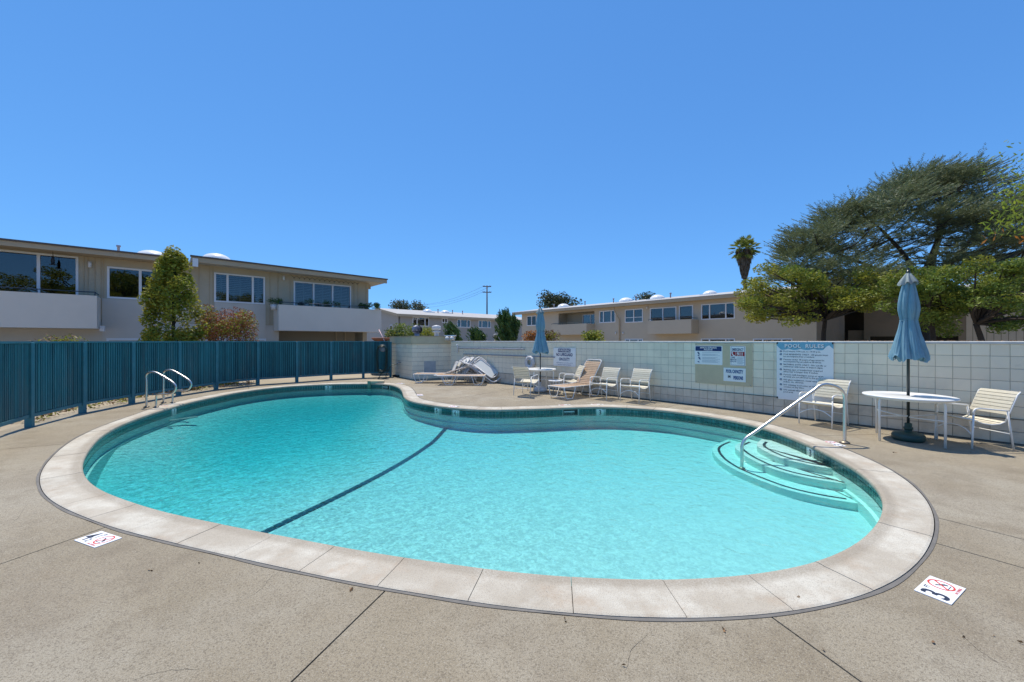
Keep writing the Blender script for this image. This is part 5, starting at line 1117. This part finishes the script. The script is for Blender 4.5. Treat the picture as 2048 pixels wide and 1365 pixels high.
# hose hung on the fence, and the tap
hx, hy = (765-CX)/F*17.2, 17.2
e = empty('garden_hose', (hx, hy, 0), R(4), 'dark green garden hose hung in long loops on the fence end', 'garden hose')
mb = MB()
for k in range(8):
    w2_ = .20+.02*math.sin(k*1.7); zt2 = 1.40-.03*(k % 3); zb2 = .28+.07*math.sin(k*2.3); cx2 = .03*math.sin(k*3.1); y_ = -.05-.025*k
    loop = [(cx2-w2_, y_, (zt2+zb2)/2), (cx2-w2_*.95, y_, zt2-.15), (cx2-w2_*.5, y_, zt2), (cx2+w2_*.5, y_, zt2), (cx2+w2_*.95, y_, zt2-.15), (cx2+w2_, y_, (zt2+zb2)/2), (cx2+w2_*.8, y_, zb2+.1), (cx2, y_-.01, zb2), (cx2-w2_*.8, y_, zb2+.1)]
    mb.tube(spline(loop, 5, True), .0145, 7, closed=True)
mb.build('coil', M['hose'], e)
MB().lathe([(0,-.14),(.13,-.14),(.15,-.12),(.15,0),(.13,.02),(0,.02)], (0,0,0), 20).build('hanger', M['vent'], e, (0, -.0, 1.28)).rotation_euler = (R(90), 0, 0)
tp = PH[0].lerp(PH[1], .50); mb = MB(); mb.tube(spline([(tp.x-hx-.1, tp.y-hy-.25, .62), (tp.x-hx-.35, tp.y-hy-.45, .5), (tp.x-hx-.55, tp.y-hy-.4, .12), (.25, -.35, .02), (.1, -.5, .02), (-.3, -.4, .02), (-.1, -.25, .03), (.05,-.22,.30)], 6), .0145, 7)
mb.build('feed_line', M['hose'], e)
e = empty('wall_tap', (tp.x, tp.y, .66), math.atan2((PH[1]-PH[0]).y, (PH[1]-PH[0]).x), 'metal hose tap on the white pump house wall', 'tap')
MB().tube(arc([(0,.0,0),(0,-.14,0),(0,-.18,-.07)], .04), .016, 8).build('spout', M['vent'], e); MB().lathe([(0,0),(.04,0),(.04,.012),(0,.012)], (0,-.10,.05), 10).build('handle', M['terracotta'], e)
g_ = G(797, 754); e = empty('skimmer_hose_coil', (g_.x, g_.y, 0), 0, 'black hose coil lying on the deck below the tap', 'hose coil')
MB().tube([((.26-.012*k/6)*math.cos(a+k*6.283), (.16)*math.sin(a+k*6.283), .02+.018*k) for k in range(4) for a in np.linspace(0, 6.283, 18)[:-1]], .014, 6).build('coil', M['black'], e)
# roof vents on the pump house
def on_roof(px, Y, z): return Vector(((px-CX)/F*Y, Y, z))
e = empty('turbine_vent', on_roof(834, 17.6, 1.80), 0, 'round ribbed turbine vent on the pump house roof', 'roof vent')
MB().lathe([(.11,0),(.11,.14),(0,.14)], (0,0,0), 16).build('neck', M['vent'], e); n_ = 22
for k in range(n_):
    a0 = 2*math.pi*k/n_; V = []
    for q in range(9):
        ph_ = math.pi*(q/8)*.86+.2; r_ = .235*math.sin(ph_); z = .32-.20*math.cos(ph_)*-1*-1; z = .31-.19*math.cos(math.pi-ph_)*-1
        for da, rr_ in ((0, 1.0), (.20, .88)): a = a0+da+q*.05; V.append((r_*rr_*math.cos(a), r_*rr_*math.sin(a), .31-.20*math.cos(ph_)))
    MB().add(V, [(2*q, 2*q+1, 2*q+3, 2*q+2) for q in range(8)]).build('fin', M['vent'], e)
MB().lathe([(0,.12),(.2,.2),(.215,.31),(.18,.42),(0,.50)], (0,0,0), 16).build('core', M['interior'], e)
e = empty('flue_cap', on_roof(873, 17.9, 1.80), 0, 'short galvanised flue with a cage cap on the pump house roof', 'flue')
MB().lathe([(.10,0),(.10,.18),(.18,.2),(.18,.24),(.10,.25),(.10,.30),(.20,.31),(.20,.47),(.12,.50),(0,.52)], (0,0,0), 14).build('flue', M['resin'], e)
e = empty('flood_light', on_roof(901, 17.0, 1.80), R(-10), 'white twin flood light on the corner of the pump house roof', 'flood light')
MB().box(-.22,.22,-.16,.12,.0,.05).build('mount', M['frame'], e)
for x in (-.09, .12): MB().lathe([(.02,.0),(.09,.04),(.10,.15),(0,.15)], (0,0,0), 12).build('lamp_head', M['resin'], e, (x, -.12, -.02)).rotation_euler = (R(150), 0, 0)
e = empty('vent_pipe', on_roof(906, 16.9, 0), 0, 'white vent pipe stub standing behind the block wall', 'pipe'); e.location = on_roof(1226-0, 40, 0) if False else on_roof(991, 30, 0)
MB().lathe([(.09,0),(.09,2.0),(.13,2.0),(.13,2.12),(0,2.14)], (0,0,0), 10).build('pipe', M['resin'], e)
e = empty('leaning_pole', on_roof(760, 18.6, 0), 0, 'pale pink pole leaning over the fence corner', 'pole'); MB().tube([(.25,.1,1.45),(-.22,.5,2.15)], .022, 6).build('pole_tube', M['pinkpole'], e)
e = empty('planter_bowl', on_roof(762, 19.2, 0), 0, 'terracotta bowl behind the fence corner', 'planter'); MB().lathe([(0,1.55),(.3,1.6),(.45,1.72),(.42,1.76),(0,1.74)], (0,0,0), 16).build('bowl', M['terracotta'], e); MB().box(-.4,.4,-.3,.3,0,1.56).build('pedestal', M['stuccob2'], e)
# ================================================================== vegetation
def quads(name, C, U, V, m, parent=None, tri=False, **tags):
    """one mesh of leaf faces: centres C, half axes U and V (n x 3 arrays); pointed leaves of four corners"""
    n = len(C); P = np.empty((n, 4, 3), np.float32); P[:,0] = C-U; P[:,1] = C-V*.9+U*.1; P[:,2] = C+U; P[:,3] = C+V*.9+U*.1
    me = bpy.data.meshes.new(name); me.vertices.add(4*n); me.vertices.foreach_set('co', P.ravel()); me.loops.add(4*n); me.loops.foreach_set('vertex_index', np.arange(4*n, dtype=np.int32))
    me.polygons.add(n); me.polygons.foreach_set('loop_start', np.arange(0, 4*n, 4, dtype=np.int32)); me.update(calc_edges=True); me.materials.append(M[m])
    return tag(link(name, me, parent), **tags)
def unit(n): v = rng.normal(size=(n, 3)); return v/np.linalg.norm(v, axis=1)[:, None]
def leaves(parent, centres, spread, per, size, m, flat=.6, aspect=.5, name='crown', droop=0.0, tags={}):
    centres = np.asarray(centres); k = rng.integers(0, len(centres), per); sp = np.asarray(spread) if np.ndim(spread) else np.full(3, spread)
    d = rng.normal(size=(per, 3)); d /= np.maximum(1, np.linalg.norm(d, axis=1)[:, None]/1.7); C = centres[k]+d*sp*np.array([1, 1, flat])
    U = unit(per); U[:,2] = U[:,2]*.6-droop; U /= np.linalg.norm(U, axis=1)[:, None]; W = unit(per); Vv = np.cross(U, W); Vv /= np.linalg.norm(Vv, axis=1)[:, None]
    s_ = size*rng.uniform(.6, 1.3, per)[:, None]; return quads(name, C, U*s_, Vv*s_*aspect, m, parent, **tags)
def limbs(e, base, tips, r0, fork, m='bark', sag=.0, twist=.25):
    mb = MB(); base = Vector(base)
    for t in tips:
        t = Vector(t); f = Vector(fork); c = f.lerp(t, .45)+Vector((random.uniform(-1,1), random.uniform(-1,1), random.uniform(-.3,.6)))*twist*(t-f).length*.4; c.z -= sag
        pts = spline([f, c, t], 5); n_ = len(pts); mb.tube(pts, [r0*.55*(1-i/n_)**.8+.006 for i in range(n_)], 6)
        for q in range(3):
            a = pts[int(n_*(.45+.15*q))]; b = a+Vector((random.uniform(-1,1), random.uniform(-1,1), random.uniform(-.1,.5)))*(t-f).length*.16; mb.tube([a, a.lerp(b,.5)+Vector((0,0,.04)), b], [r0*.16, r0*.1, .004], 5)
    mb.build('limb', M[m], e)
    MB().tube(spline([base, base.lerp(Vector(fork), .6)+Vector((random.choice((-.16,.16)), 0, 0)), Vector(fork)], 5), [r0*(1.15-.35*i/10) for i in range(11)], 9).build('trunk', M[m], e)
def P(px, py, Y): return Vector(((px-CX)/F*Y, Y, H+(CY-py)/F*Y))
def tree(name, loc_px, Y, fork_py, tips, label, cat, r0, spread, n, size, m, group=None, flat=.55, aspect=.5, second=None, fork_px=None, fill=2):
    """tips = (px, py, depth offset) of leaf clumps"""
    e = empty(name, (0,0,0), 0, label, cat, group); X = (loc_px-CX)/F*Y; e.location = (X, Y, 0); o = Vector((X, Y, 0))
    T_ = [P(a, b, Y+c)-o for a, b, c in tips]; fork = P(fork_px or loc_px, fork_py, Y)-o
    limbs(e, (0,0,0), T_, r0, fork)
    cs = []
    for t in T_:
        for q in range(fill): cs.append(fork.lerp(t, 1-.28*q)+Vector((random.uniform(-1,1), random.uniform(-1,1), random.uniform(-.3,.3)))*spread*.5)
    leaves(e, [tuple(c) for c in cs], spread, n, size, m, flat, aspect)
    if second: leaves(e, [tuple(c+Vector((0,0,.15))) for c in cs[::3]], spread, int(n*.25), size, second, flat, aspect, 'second_leaves')  # fewer leaves of a second colour, set a little higher
    return e
# yellow-green trees behind the block wall
rt = random.Random(5)
def in_poly(x, y, P_):
    r_ = False
    for (x1, y1), (x2, y2) in zip(P_, P_[1:]+P_[:1]):
        if (y1 > y) != (y2 > y) and x < (x2-x1)*(y-y1)/(y2-y1)+x1: r_ = not r_
    return r_
def poly_tips(P_, n, dep, gap=9, rg=rt):
    out = []; xs = [p[0] for p in P_]; ys = [p[1] for p in P_]; t = 0
    while len(out) < n and t < 20000:
        t += 1; x, y, d = rg.uniform(min(xs), max(xs)), rg.uniform(min(ys), max(ys)), rg.uniform(-dep, dep)
        if in_poly(x, y, P_) and all((x-a)**2+(1.6*(y-b))**2+(d*12)**2 > gap*gap for a, b, c_ in out): out.append((x, y, d))
    return out
YG1 = [(1478,582),(1492,556),(1520,538),(1548,528),(1575,545),(1600,536),(1640,540),(1672,552),(1720,545),(1765,562),(1772,600),(1730,622),(1700,612),(1664,640),(1615,656),(1575,640),(1545,612),(1520,642),(1492,628),(1484,600)]
tree('broadleaf_tree', 1662, 17, 640, poly_tips(YG1, 78, 1.6), 'spreading yellow green tree behind the emergency and rules signs', 'tree', .095, .25, 19000, .058, 'lf_yg', 'yellow green trees behind the block wall', second='lf_gr', fork_px=1650, fill=1)
YG2 = [(1742,575),(1775,548),(1800,560),(1850,530),(1880,518),(1905,540),(1935,548),(1960,575),(1930,632),(1915,620),(1900,668),(1870,672),(1850,640),(1800,655),(1750,628)]
tree('broadleaf_tree', 1850, 14.5, 640, poly_tips(YG2, 52, 1.3), 'green leafed tree right behind the near blue umbrella', 'tree', .085, .22, 12500, .052, 'lf_gr', 'yellow green trees behind the block wall', second='lf_yg', fork_px=1862, fill=1)
YG3 = [(1925,560),(1950,532),(1985,545),(2010,522),(2060,528),(2100,560),(2090,640),(2040,622),(2015,642),(1985,612),(1960,645),(1935,618)]
tree('broadleaf_tree', 1965, 13.2, 648, poly_tips(YG3, 46, 1.1)+[(1995,655,-.3),(2015,650,-.2),(2035,650,0),(1985,642,.1),(2045,640,.1)], 'dark branched green tree leaning over the wall at the right edge', 'tree', .085, .20, 11500, .050, 'lf_gr', 'yellow green trees behind the block wall', second='lf_yg', fork_px=1952, fill=1)

# big cedar: flattened pads of feathery sprays, swept to the right, on curving limbs
def cedar():
    Y0 = 20.5; X0 = (1845-CX)/F*Y0; e = empty('cedar_tree', (X0, Y0, 0), 0, 'huge dark windswept cedar with feathery layered branches at right', 'cedar')
    r_ = np.random.default_rng(11); rp = random.Random(21); wood = MB(); CC = []; UU = []; VV = []; o = Vector((X0, Y0, 0)); up = np.array([0, 0, 1.])
    OUTL = [(1578,572),(1584,505),(1604,470),(1645,448),(1672,415),(1735,392),(1790,372),(1835,350),(1880,336),(1935,338),(1985,345),(2040,345),(2120,390),(2170,480),(2120,590),(1960,600),(1850,575),(1760,590),(1690,605),(1620,600)]
    pads = poly_tips(OUTL, 105, 4.0, 30, rp)+poly_tips([(1578,560),(1590,490),(1650,440),(1730,400),(1850,350),(1990,345),(1985,362),(1860,372),(1745,425),(1665,465),(1610,510),(1600,565)], 34, 1.5, 22, rp)
    axis = spline([(0,0,0),(0,0,3.0),(.1,.1,4.6),(.9,.1,6.8),(1.7,0,9.4)], 6); wood.tube(axis, [.30*(1-.88*i/len(axis))+.02 for i in range(len(axis))], 9)
    mains = [axis]
    for tgt in ((1650,500),(1740,440),(1990,420),(2050,500),(1880,390)):
        t = P(*tgt, Y0)-o; pts = spline([(0,0,3.4),(t.x*.35,-.3,3.6+(t.z-3.6)*.45),(t.x*.75,-.2,3.6+(t.z-3.6)*.8),t], 6); mains.append(pts); wood.tube(pts, [.13*(1-.85*i/len(pts))+.01 for i in range(len(pts))], 7)
    allp = [p for m_ in mains for p in m_[3:]]
    for px, py, dz in pads:
        c = P(px, py, Y0+dz)-o; below = [p for p in allp if p.z < c.z+.1] or allp
        s0 = min(below, key=lambda p: (p-c).length+(.3*(c.z-p.z) if c.z-p.z > 1 else 0)); mid = s0.lerp(c, .55)+Vector((0, 0, -.12*(c-s0).length))
        pts = spline([s0, mid, c], 5); wood.tube(pts, [.035*(1-.8*q/len(pts))+.005 for q in range(len(pts))], 5)
        rad = r_.uniform(.75, 1.35); nt_w = int(80*rad); lean = np.array([.55, 0, .30])*r_.uniform(.4, 1.3)
        if px < 1680: lean = np.array([-.15, 0, .28])
        for q in range(nt_w):
            a = r_.uniform(0, 2*math.pi); rr_ = rad*math.sqrt(r_.uniform())*.8; base = np.array(c)+np.array([rr_*math.cos(a), rr_*math.sin(a), r_.normal()*.10-.12*rr_])
            dd = np.array([math.cos(a), math.sin(a), 0])*.75+lean+r_.normal(size=3)*np.array([.25,.25,.10]); dd /= np.linalg.norm(dd); lw = r_.uniform(.35, .95)
            k = int(7+lw*15); s_ = np.linspace(.05, 1.0, k)[:, None]*lw; p = base+dd*s_+up*(.16*s_**2); s2 = np.cross(dd, up); s2 /= np.linalg.norm(s2)
            alt = np.where(np.arange(k) % 2, 1, -1)[:, None]; u = dd*.72+s2*alt*.6+up*r_.uniform(-.15, .4, (k, 1)); u /= np.linalg.norm(u, axis=1)[:, None]
            ln_ = (.07+.055*r_.uniform(size=(k, 1)))*(1.15-.5*s_/lw); CC.append(p+u*ln_*.8); UU.append(u*ln_); v = np.cross(u, r_.normal(size=(k, 3))); v /= np.linalg.norm(v, axis=1)[:, None]; VV.append(v*.014)
            CC.append(p+r_.normal(size=(k,3))*.012); UU.append(dd*.05*np.ones((k,1))); v = np.cross(dd, r_.normal(size=(k,3))); v /= np.linalg.norm(v, axis=1)[:, None]; VV.append(v*.013)
    wood.build('trunk_and_limbs', M['bark'], e)
    quads('foliage_sprays', np.vstack(CC), np.vstack(UU), np.vstack(VV), 'lf_cedar', e)
    return e
cedar()
# small golden conifer behind the fence
def upright(name, px, Y, ytop, ybot, halfw, n, size, m, label, cat, m2=None, lean=0.0, col=9, rg=random.Random(3)):
    X = (px-CX)/F*Y; e = empty(name, (X, Y, 0), 0, label, cat); zt = P(px, ytop, Y).z; cs = []
    for k in range(120):
        t = rg.random()**.85; z = .5+(zt-.5)*t; w_ = halfw*float(np.interp(t, [0,.27,.52,.76,.88,1], [.75,1,.98,.66,.40,.08]))*rg.uniform(.72,1.12)
        a = rg.uniform(0, 6.28); cs.append((w_*math.cos(a)*rg.uniform(.45, 1)+lean*t, w_*math.sin(a)*rg.uniform(.3, 1), z))
    MB().tube([(0,0,0),(lean*.5,0,zt*.5),(lean,0,zt-.1)], [.07,.045,.01], 7).build('trunk', M['bark'], e)
    mb = MB()
    for c in cs[::3]: mb.tube([(lean*c[2]/zt,0,max(.2,c[2]-.35)), (c[0]*.5, c[1]*.5, c[2]-.12), c], [.018,.012,.004], 4)
    mb.build('branches', M['bark'], e)
    leaves(e, cs, .125, n, size, m, 1.2, .45)
    if m2: leaves(e, [c for c in cs if c[2] > zt*.3][::2], .13, n//3, size, m2, 1.0, .45, 'new_growth')
    return e
e = upright('conifer_tree', 347, 13.6, 506, 690, .95, 13000, .058, 'lf_gold', 'small bushy golden green conifer rising behind the fence', 'tree', 'lf_yg')
# red and green shrub
def shrub(name, px, Y, py, w_, h_, n, size, m, label, cat, m2=None, group=None, stems=18, spread=.16):
    X = (px-CX)/F*Y; zt = P(px, py, Y).z; e = empty(name, (X, Y, 0), 0, label, cat, group); cs = []; mb = MB()
    for k in range(stems*2):
        a = random.uniform(0, 6.28); r_ = w_*math.sqrt(random.random()); z = zt-.1-h_*random.random()*(.4+.6*r_/w_)
        c = (r_*math.cos(a), r_*math.sin(a)*.8, z); cs.append(c)
        if k % 2 == 0: mb.tube([(c[0]*.15, c[1]*.15, 0), (c[0]*.5, c[1]*.5, z*.55), c], [.02,.014,.005], 4)
    mb.build('stems', M['bark'], e); leaves(e, cs, spread, n, size, m, .9, .5)
    if m2: leaves(e, cs[::2], spread, n//2, size, m2, .9, .5, 'green_leaves')
    return e
shrub('red_shrub', 455, 15.2, 622, .85, 1.4, 5500, .042, 'lf_red', 'red and green leafed shrub above the fence beside the golden conifer', 'shrub', 'lf_yg', spread=.2)
shrub('low_shrub', 118, 12.0, 677, .55, .5, 900, .045, 'lf_yg', 'top of a yellowish shrub just showing over the fence at far left', 'shrub', 'lf_dry')
shrub('low_shrub', 820, 21, 652, .75, .9, 2200, .05, 'lf_gr', 'green bush rising behind the turbine vent', 'shrub', 'lf_yg', 'bushes behind the pump house')
shrub('low_shrub', 792, 20.5, 659, .45, .6, 1100, .05, 'lf_jun', 'greyish bush at the left behind the pump house', 'shrub', 'lf_yg', 'bushes behind the pump house')
shrub('low_shrub', 856, 20.5, 657, .5, .7, 1300, .05, 'lf_yg', 'pale yellow green bush right of the turbine vent', 'shrub', None, 'bushes behind the pump house')
shrub('low_shrub', 1187, 15.8, 663, .36, .5, 700, .06, 'lf_yg', 'bright yellow green bush top showing over the block wall', 'shrub', 'lf_gr', spread=.13)
shrub('low_shrub', 1100, 24, 663, .55, .7, 900, .06, 'lf_dry', 'sparse tan green bush behind the far blue umbrella', 'shrub', 'lf_yg')
shrub('low_shrub', 1063, 24, 664, .45, .6, 700, .06, 'lf_orange', 'small orange tinted bush left of the far blue umbrella', 'shrub', 'lf_dry')
for k, (px, py) in enumerate(((548, 593),(617, 606),(655, 603),(672,606),(733, 612))):
    s_, z_ = B1.at(px, py, .1); o_ = B1.O + B1.d*s_ + B1.n*(.1 if k not in (4,) else -.15)
    e = empty('potted_plant', o_+Vector((0,0,bz2[1]-.25)), 0, ('spiky potted plant at the left end of the plant balcony', 'small potted plant left of the balcony door', 'thin potted plant before the balcony door, left of two', 'thin potted plant before the balcony door, right of two', 'dense dark potted plants at the right end of the balcony')[k], 'potted plant', 'plants on the balcony')
    MB().lathe([(0,0),(.13,0),(.17,.26),(0,.26)], (0,0,0), 12).build('pot', M['resin'] if k == 0 else M['terracotta'], e)
    w2_ = (.35,.2,.15,.15,.7)[k]; leaves(e, [(random.uniform(-w2_, w2_), random.uniform(-.12, .12), .38+random.uniform(0, .18)) for _ in range(9)], .09, (500,220,160,200,1400)[k], .05, 'lf_jun', .9, .3, 'foliage')
# junipers
def juniper(px, Y, ytop, halfw, label, n, lean=.25):
    X = (px-CX)/F*Y; e = empty('juniper', (X, Y, 0), 0, label, 'juniper', 'upright junipers behind the block wall'); zt = P(px, ytop, Y).z; cs = []; mb = MB()
    for k in range(60):
        a = random.uniform(0, 6.28); r_ = halfw*random.uniform(.2, 1); h0 = random.uniform(.2, .75)*zt; tipz = h0+(zt-h0)*random.uniform(.25, 1)*(1-.5*r_/halfw)
        p0 = Vector((r_*.5*math.cos(a), r_*.5*math.sin(a), h0)); p1 = Vector((r_*math.cos(a)-lean*(tipz-h0)*.6, r_*math.sin(a), tipz))
        for q in range(9): c = p0.lerp(p1, q/8); cs.append((c.x, c.y, c.z))
    MB().tube([(0,0,0),(0,0,zt*.6)], [.1,.04], 7).build('trunk', M['bark'], e)
    cs = np.array(cs); k = rng.integers(0, len(cs), n); C = cs[k]+rng.normal(size=(n,3))*np.array([.065,.065,.08]); U = rng.normal(size=(n,3))*.35+np.array([-.25*lean/.25,0,1]); U /= np.linalg.norm(U, axis=1)[:,None]; V = np.cross(U, rng.normal(size=(n,3))); V /= np.linalg.norm(V, axis=1)[:,None]
    s_ = rng.uniform(.6,1.3,n)[:,None]; quads('crown', C, U*.14*s_, V*.04*s_, 'lf_jun', e)
juniper(912, 27, 640, .55, 'dark twisted juniper left of the far grey building windows', 3600, .75)
juniper(960, 28, 649, .5, 'smaller dark juniper between two far windows', 2600, .65)
juniper(1020, 27, 612, .85, 'largest dark twisted juniper beside the putty building', 7500, .40)
# palm
def palm(px, Y, pc, label):
    X = (px-CX)/F*Y; zc2 = P(px, pc, Y).z; e = empty('palm_tree', (X, Y, 0), 0, label, 'palm'); s_ = Y/70
    MB().tube([(0,0,0),(.1,0,zc2*.6),(0,0,zc2)], [.35*s_,.28*s_,.26*s_], 10).build('trunk', M['bark'], e)
    C, U, V = [], [], []
    for k in range(110):
        az = random.uniform(0, 6.28); el = R(random.uniform(-55, 85)); L3 = s_*random.uniform(1.2, 1.9); d = Vector((math.cos(az)*math.cos(el), math.sin(az)*math.cos(el), math.sin(el))); hub = Vector((0,0,zc2))+d*L3
        if k % 3 == 0: hub = Vector((0,0,zc2))+d*L3*.35
        for q in range(16):
            f = R(-75+150*q/15); sd = d.cross(Vector((0,0,1))).normalized(); u = (d*math.cos(f)+sd*math.sin(f)).normalized(); ll = s_*1.05*(.6+.4*math.cos(f)); u.z -= .25; C.append(hub+u*ll*.5); U.append(u*ll*.5); V.append(u.cross(Vector((random.gauss(0,1),random.gauss(0,1),random.gauss(0,1)))).normalized()*.07*s_)
    quads('fronds', np.array(C), np.array(U), np.array(V), 'lf_palm', e)
    C, U, V = [], [], []
    for k in range(900):
        az = random.uniform(0, 6.28); t = random.random(); z = zc2-.3*s_-t*4.6*s_; r_ = s_*(1.0*(1-t)**.9+.35)*random.uniform(.75, 1.05); u = Vector((math.cos(az)*.12, math.sin(az)*.12, -1)).normalized(); C.append(Vector((r_*math.cos(az), r_*math.sin(az), z))); U.append(u*.55*s_); V.append(u.cross(Vector((random.gauss(0,1),random.gauss(0,1),0))).normalized()*.10*s_)
    quads('dead_frond_skirt', np.array(C), np.array(U), np.array(V), 'lf_dead', e)
palm(1489, 70, 498, 'tall fan palm with a brown skirt of dead fronds above the roofline')
# distant trees above the roofs
def far_tree(px, Y, clumps, n, size, spread, label, m='lf_far', group='distant trees above the roofs'):
    tree('distant_tree', px, Y, clumps[0][1]+25, [(a, b, random.uniform(-1, 1)) for a, b in clumps], label, 'tree', .35, spread, n, size, m, group, .8)
far_tree(1118, 95, [(1088,588),(1092,596),(1100,604),(1108,598),(1118,602),(1125,592),(1130,600),(1138,606),(1147,608),(1115,610),(1095,612),(1085,606)], 2600, .30, 1.0, 'distant sparse eucalyptus tree showing above the left end of the putty roof')
far_tree(1296, 95, [(1285,594),(1292,592),(1300,592),(1306,596),(1280,597)], 900, .25, .8, 'distant low tree between two skylights on the putty roof')
far_tree(837, 130, [(832,614),(837,611),(842,615),(836,618)], 900, .35, 1.3, 'distant round dark tree above the far grey roof')
far_tree(794, 130, [(789,606),(795,607),(799,610),(791,611)], 500, .35, 1.0, 'distant feathery tree left of the small utility pole')
far_tree(810, 130, [(807,608),(812,610),(815,613),(808,613)], 500, .35, 1.0, 'distant feathery tree right of the small utility pole')
0 and far_tree(1560, 45, [(1570,520),(1575,535),(1590,540),(1578,528),(1700,560),(1690,550),(1660,540)], 1500, .16, .8, 'thin tree showing between the palm and the cedar')
# near branch reaching in at the upper right
e = empty('overhanging_tree', (9.6, 6.6, 0), 0, 'bright green compound leafed branch reaching in at the upper right edge', 'tree')
MB().tube(spline([(0,0,0),(.1,0,1.5),(-.1,0,3.2),(-.2,0,4.3)], 5), [.11,.10,.095,.09,.085,.08,.075,.07,.07,.06,.06,.05,.05,.05,.04,.04], 8).build('trunk', M['bark'], e)
C, U, V, C2, U2, V2 = [], [], [], [], [], []; mb = MB(); o_ = Vector((9.6, 6.6, 0))
for px0, py0, px1, py1, n_ in ((2100,395,1972,452,11),(2090,400,1985,462,10),(2095,380,1990,430,9),(2100,430,1975,478,7),(2100,350,2010,400,8),(2090,310,2035,345,6),(2110,440,2030,440,8),(2100,370,2050,380,7),(2100,330,2058,318,6),(2110,410,2020,410,9),(2120,470,2040,480,7)):
    a = P(px0, py0, 6.4)-o_; b = P(px1, py1, 6.15)-o_; mb.tube([a, a.lerp(b,.5)+Vector((0,0,.03)), b], [.006,.004,.002], 4)
    for q in range(n_):
        c = a.lerp(b, .25+.75*q/(n_-1)); ax_ = (b-a).normalized()
        for sg in (-1, 1):
            u = (ax_*.75+Vector((0, random.uniform(-.5,.5), sg*.65))).normalized(); l = random.uniform(.045,.07); tgt = (C2,U2,V2) if (py0 == 430 and q > 3) or (px1 == 2040) else (C,U,V)
            tgt[0].append(c+u*l); tgt[1].append(u*l); tgt[2].append(u.cross(Vector((random.gauss(0,.5),1,random.gauss(0,.5)))).normalized()*.016)
mb.tube([Vector((-.2,0,4.2)), P(2130,380,6.4)-o_, P(2095,390,6.4)-o_], [.04,.02,.01], 6); mb.build('twigs', M['bark'], e)
quads('leaves', np.array(C), np.array(U), np.array(V), 'lf_near', e); quads('turning_leaves', np.array(C2), np.array(U2), np.array(V2), 'lf_orange', e)
cr = [(random.uniform(-.3,1.6), random.uniform(-1,1.2), random.uniform(3.9,5.2)) for _ in range(40)]
leaves(e, cr, .3, 2500, .05, 'lf_near', .7, .35, 'crown')
# ground plants seen under the fence and leaf litter on the wall
gp = []
for i in range(2, 7):
    a, b = FP[i], FP[i+1]
    for q in range(26): p = a.lerp(b, random.random()); nrm = Vector((-(b-a).y, (b-a).x, 0)).normalized(); s_ = 1 if nrm.dot(a-Vector((-2,8,0))) > 0 else -1; p = p+nrm*s_*random.uniform(.25, 1.3); gp.append((p.x, p.y, random.uniform(.02,.10)))
leaves(None, gp, .10, 1500, .035, 'lf_dry', .5, .5, 'ground_cover', tags=dict(label='dry leaves and low plants on the ground behind the fence', cat='ground cover', kind='stuff'))
leaves(None, gp[::3], .12, 900, .05, 'lf_yg', .7, .5, 'ground_cover', tags=dict(label='patches of low green plants behind the fence', cat='ground cover', kind='stuff'))
lt = []
for q in range(170): px = random.uniform(1560, 2040)if q < 130 else random.uniform(1340,1560); p, t = wall_at(wall_px(px)); lt.append((p.x-t.y*random.uniform(.0,.14)*-1*-1, p.y+t.x*random.uniform(.0,.14), 1.603))
leaves(None, lt, .015, 380, .014, 'lf_dry', .25, .6, 'fallen_leaves', tags=dict(label='dry fallen leaves scattered along the top of the block wall', cat='leaf litter', kind='stuff'))
dl = [tuple(G(x, y)+Vector((0,0,.0))) for x, y in ((1450,1260),(1990,1272),(2035,1280),(60,1097),(395,1125),(1600,1195),(1862,1283),(1925,1272),(1640,1300),(700,1180),(1130,1240),(300,1140),(860,1290),(1250,1335),(1700,940),(1790,905),(1940,905),(1955,912),(1925,902))]
leaves(None, dl, .012, 26, .012, 'lf_dry', .2, .6, 'deck_litter', tags=dict(label='tiny dry leaves scattered on the concrete deck', cat='leaf litter', kind='stuff'))

# trees on the camera's side of the pool: the left building's windows mirror them
src_ = bpy.data.objects['broadleaf_tree']
for k, (x, y, s_) in enumerate(((7.5, -9.5, 1.5), (13.5, -15, 2.0), (3.5, -14, 1.9), (21, -10, 1.7))):
    c = copy_tree(src_); c.location = (x, y, 0); c.scale = (s_, s_, s_); c.rotation_euler = (0, 0, k*1.9); c['group'] = 'trees mirrored in the left windows'
    c['label'] = ('nearest leafy tree mirrored in the left building windows', 'large leafy tree mirrored in the far left window', 'leafy tree mirrored in the middle left window', 'farthest leafy tree mirrored in the windows by the balcony')[k]
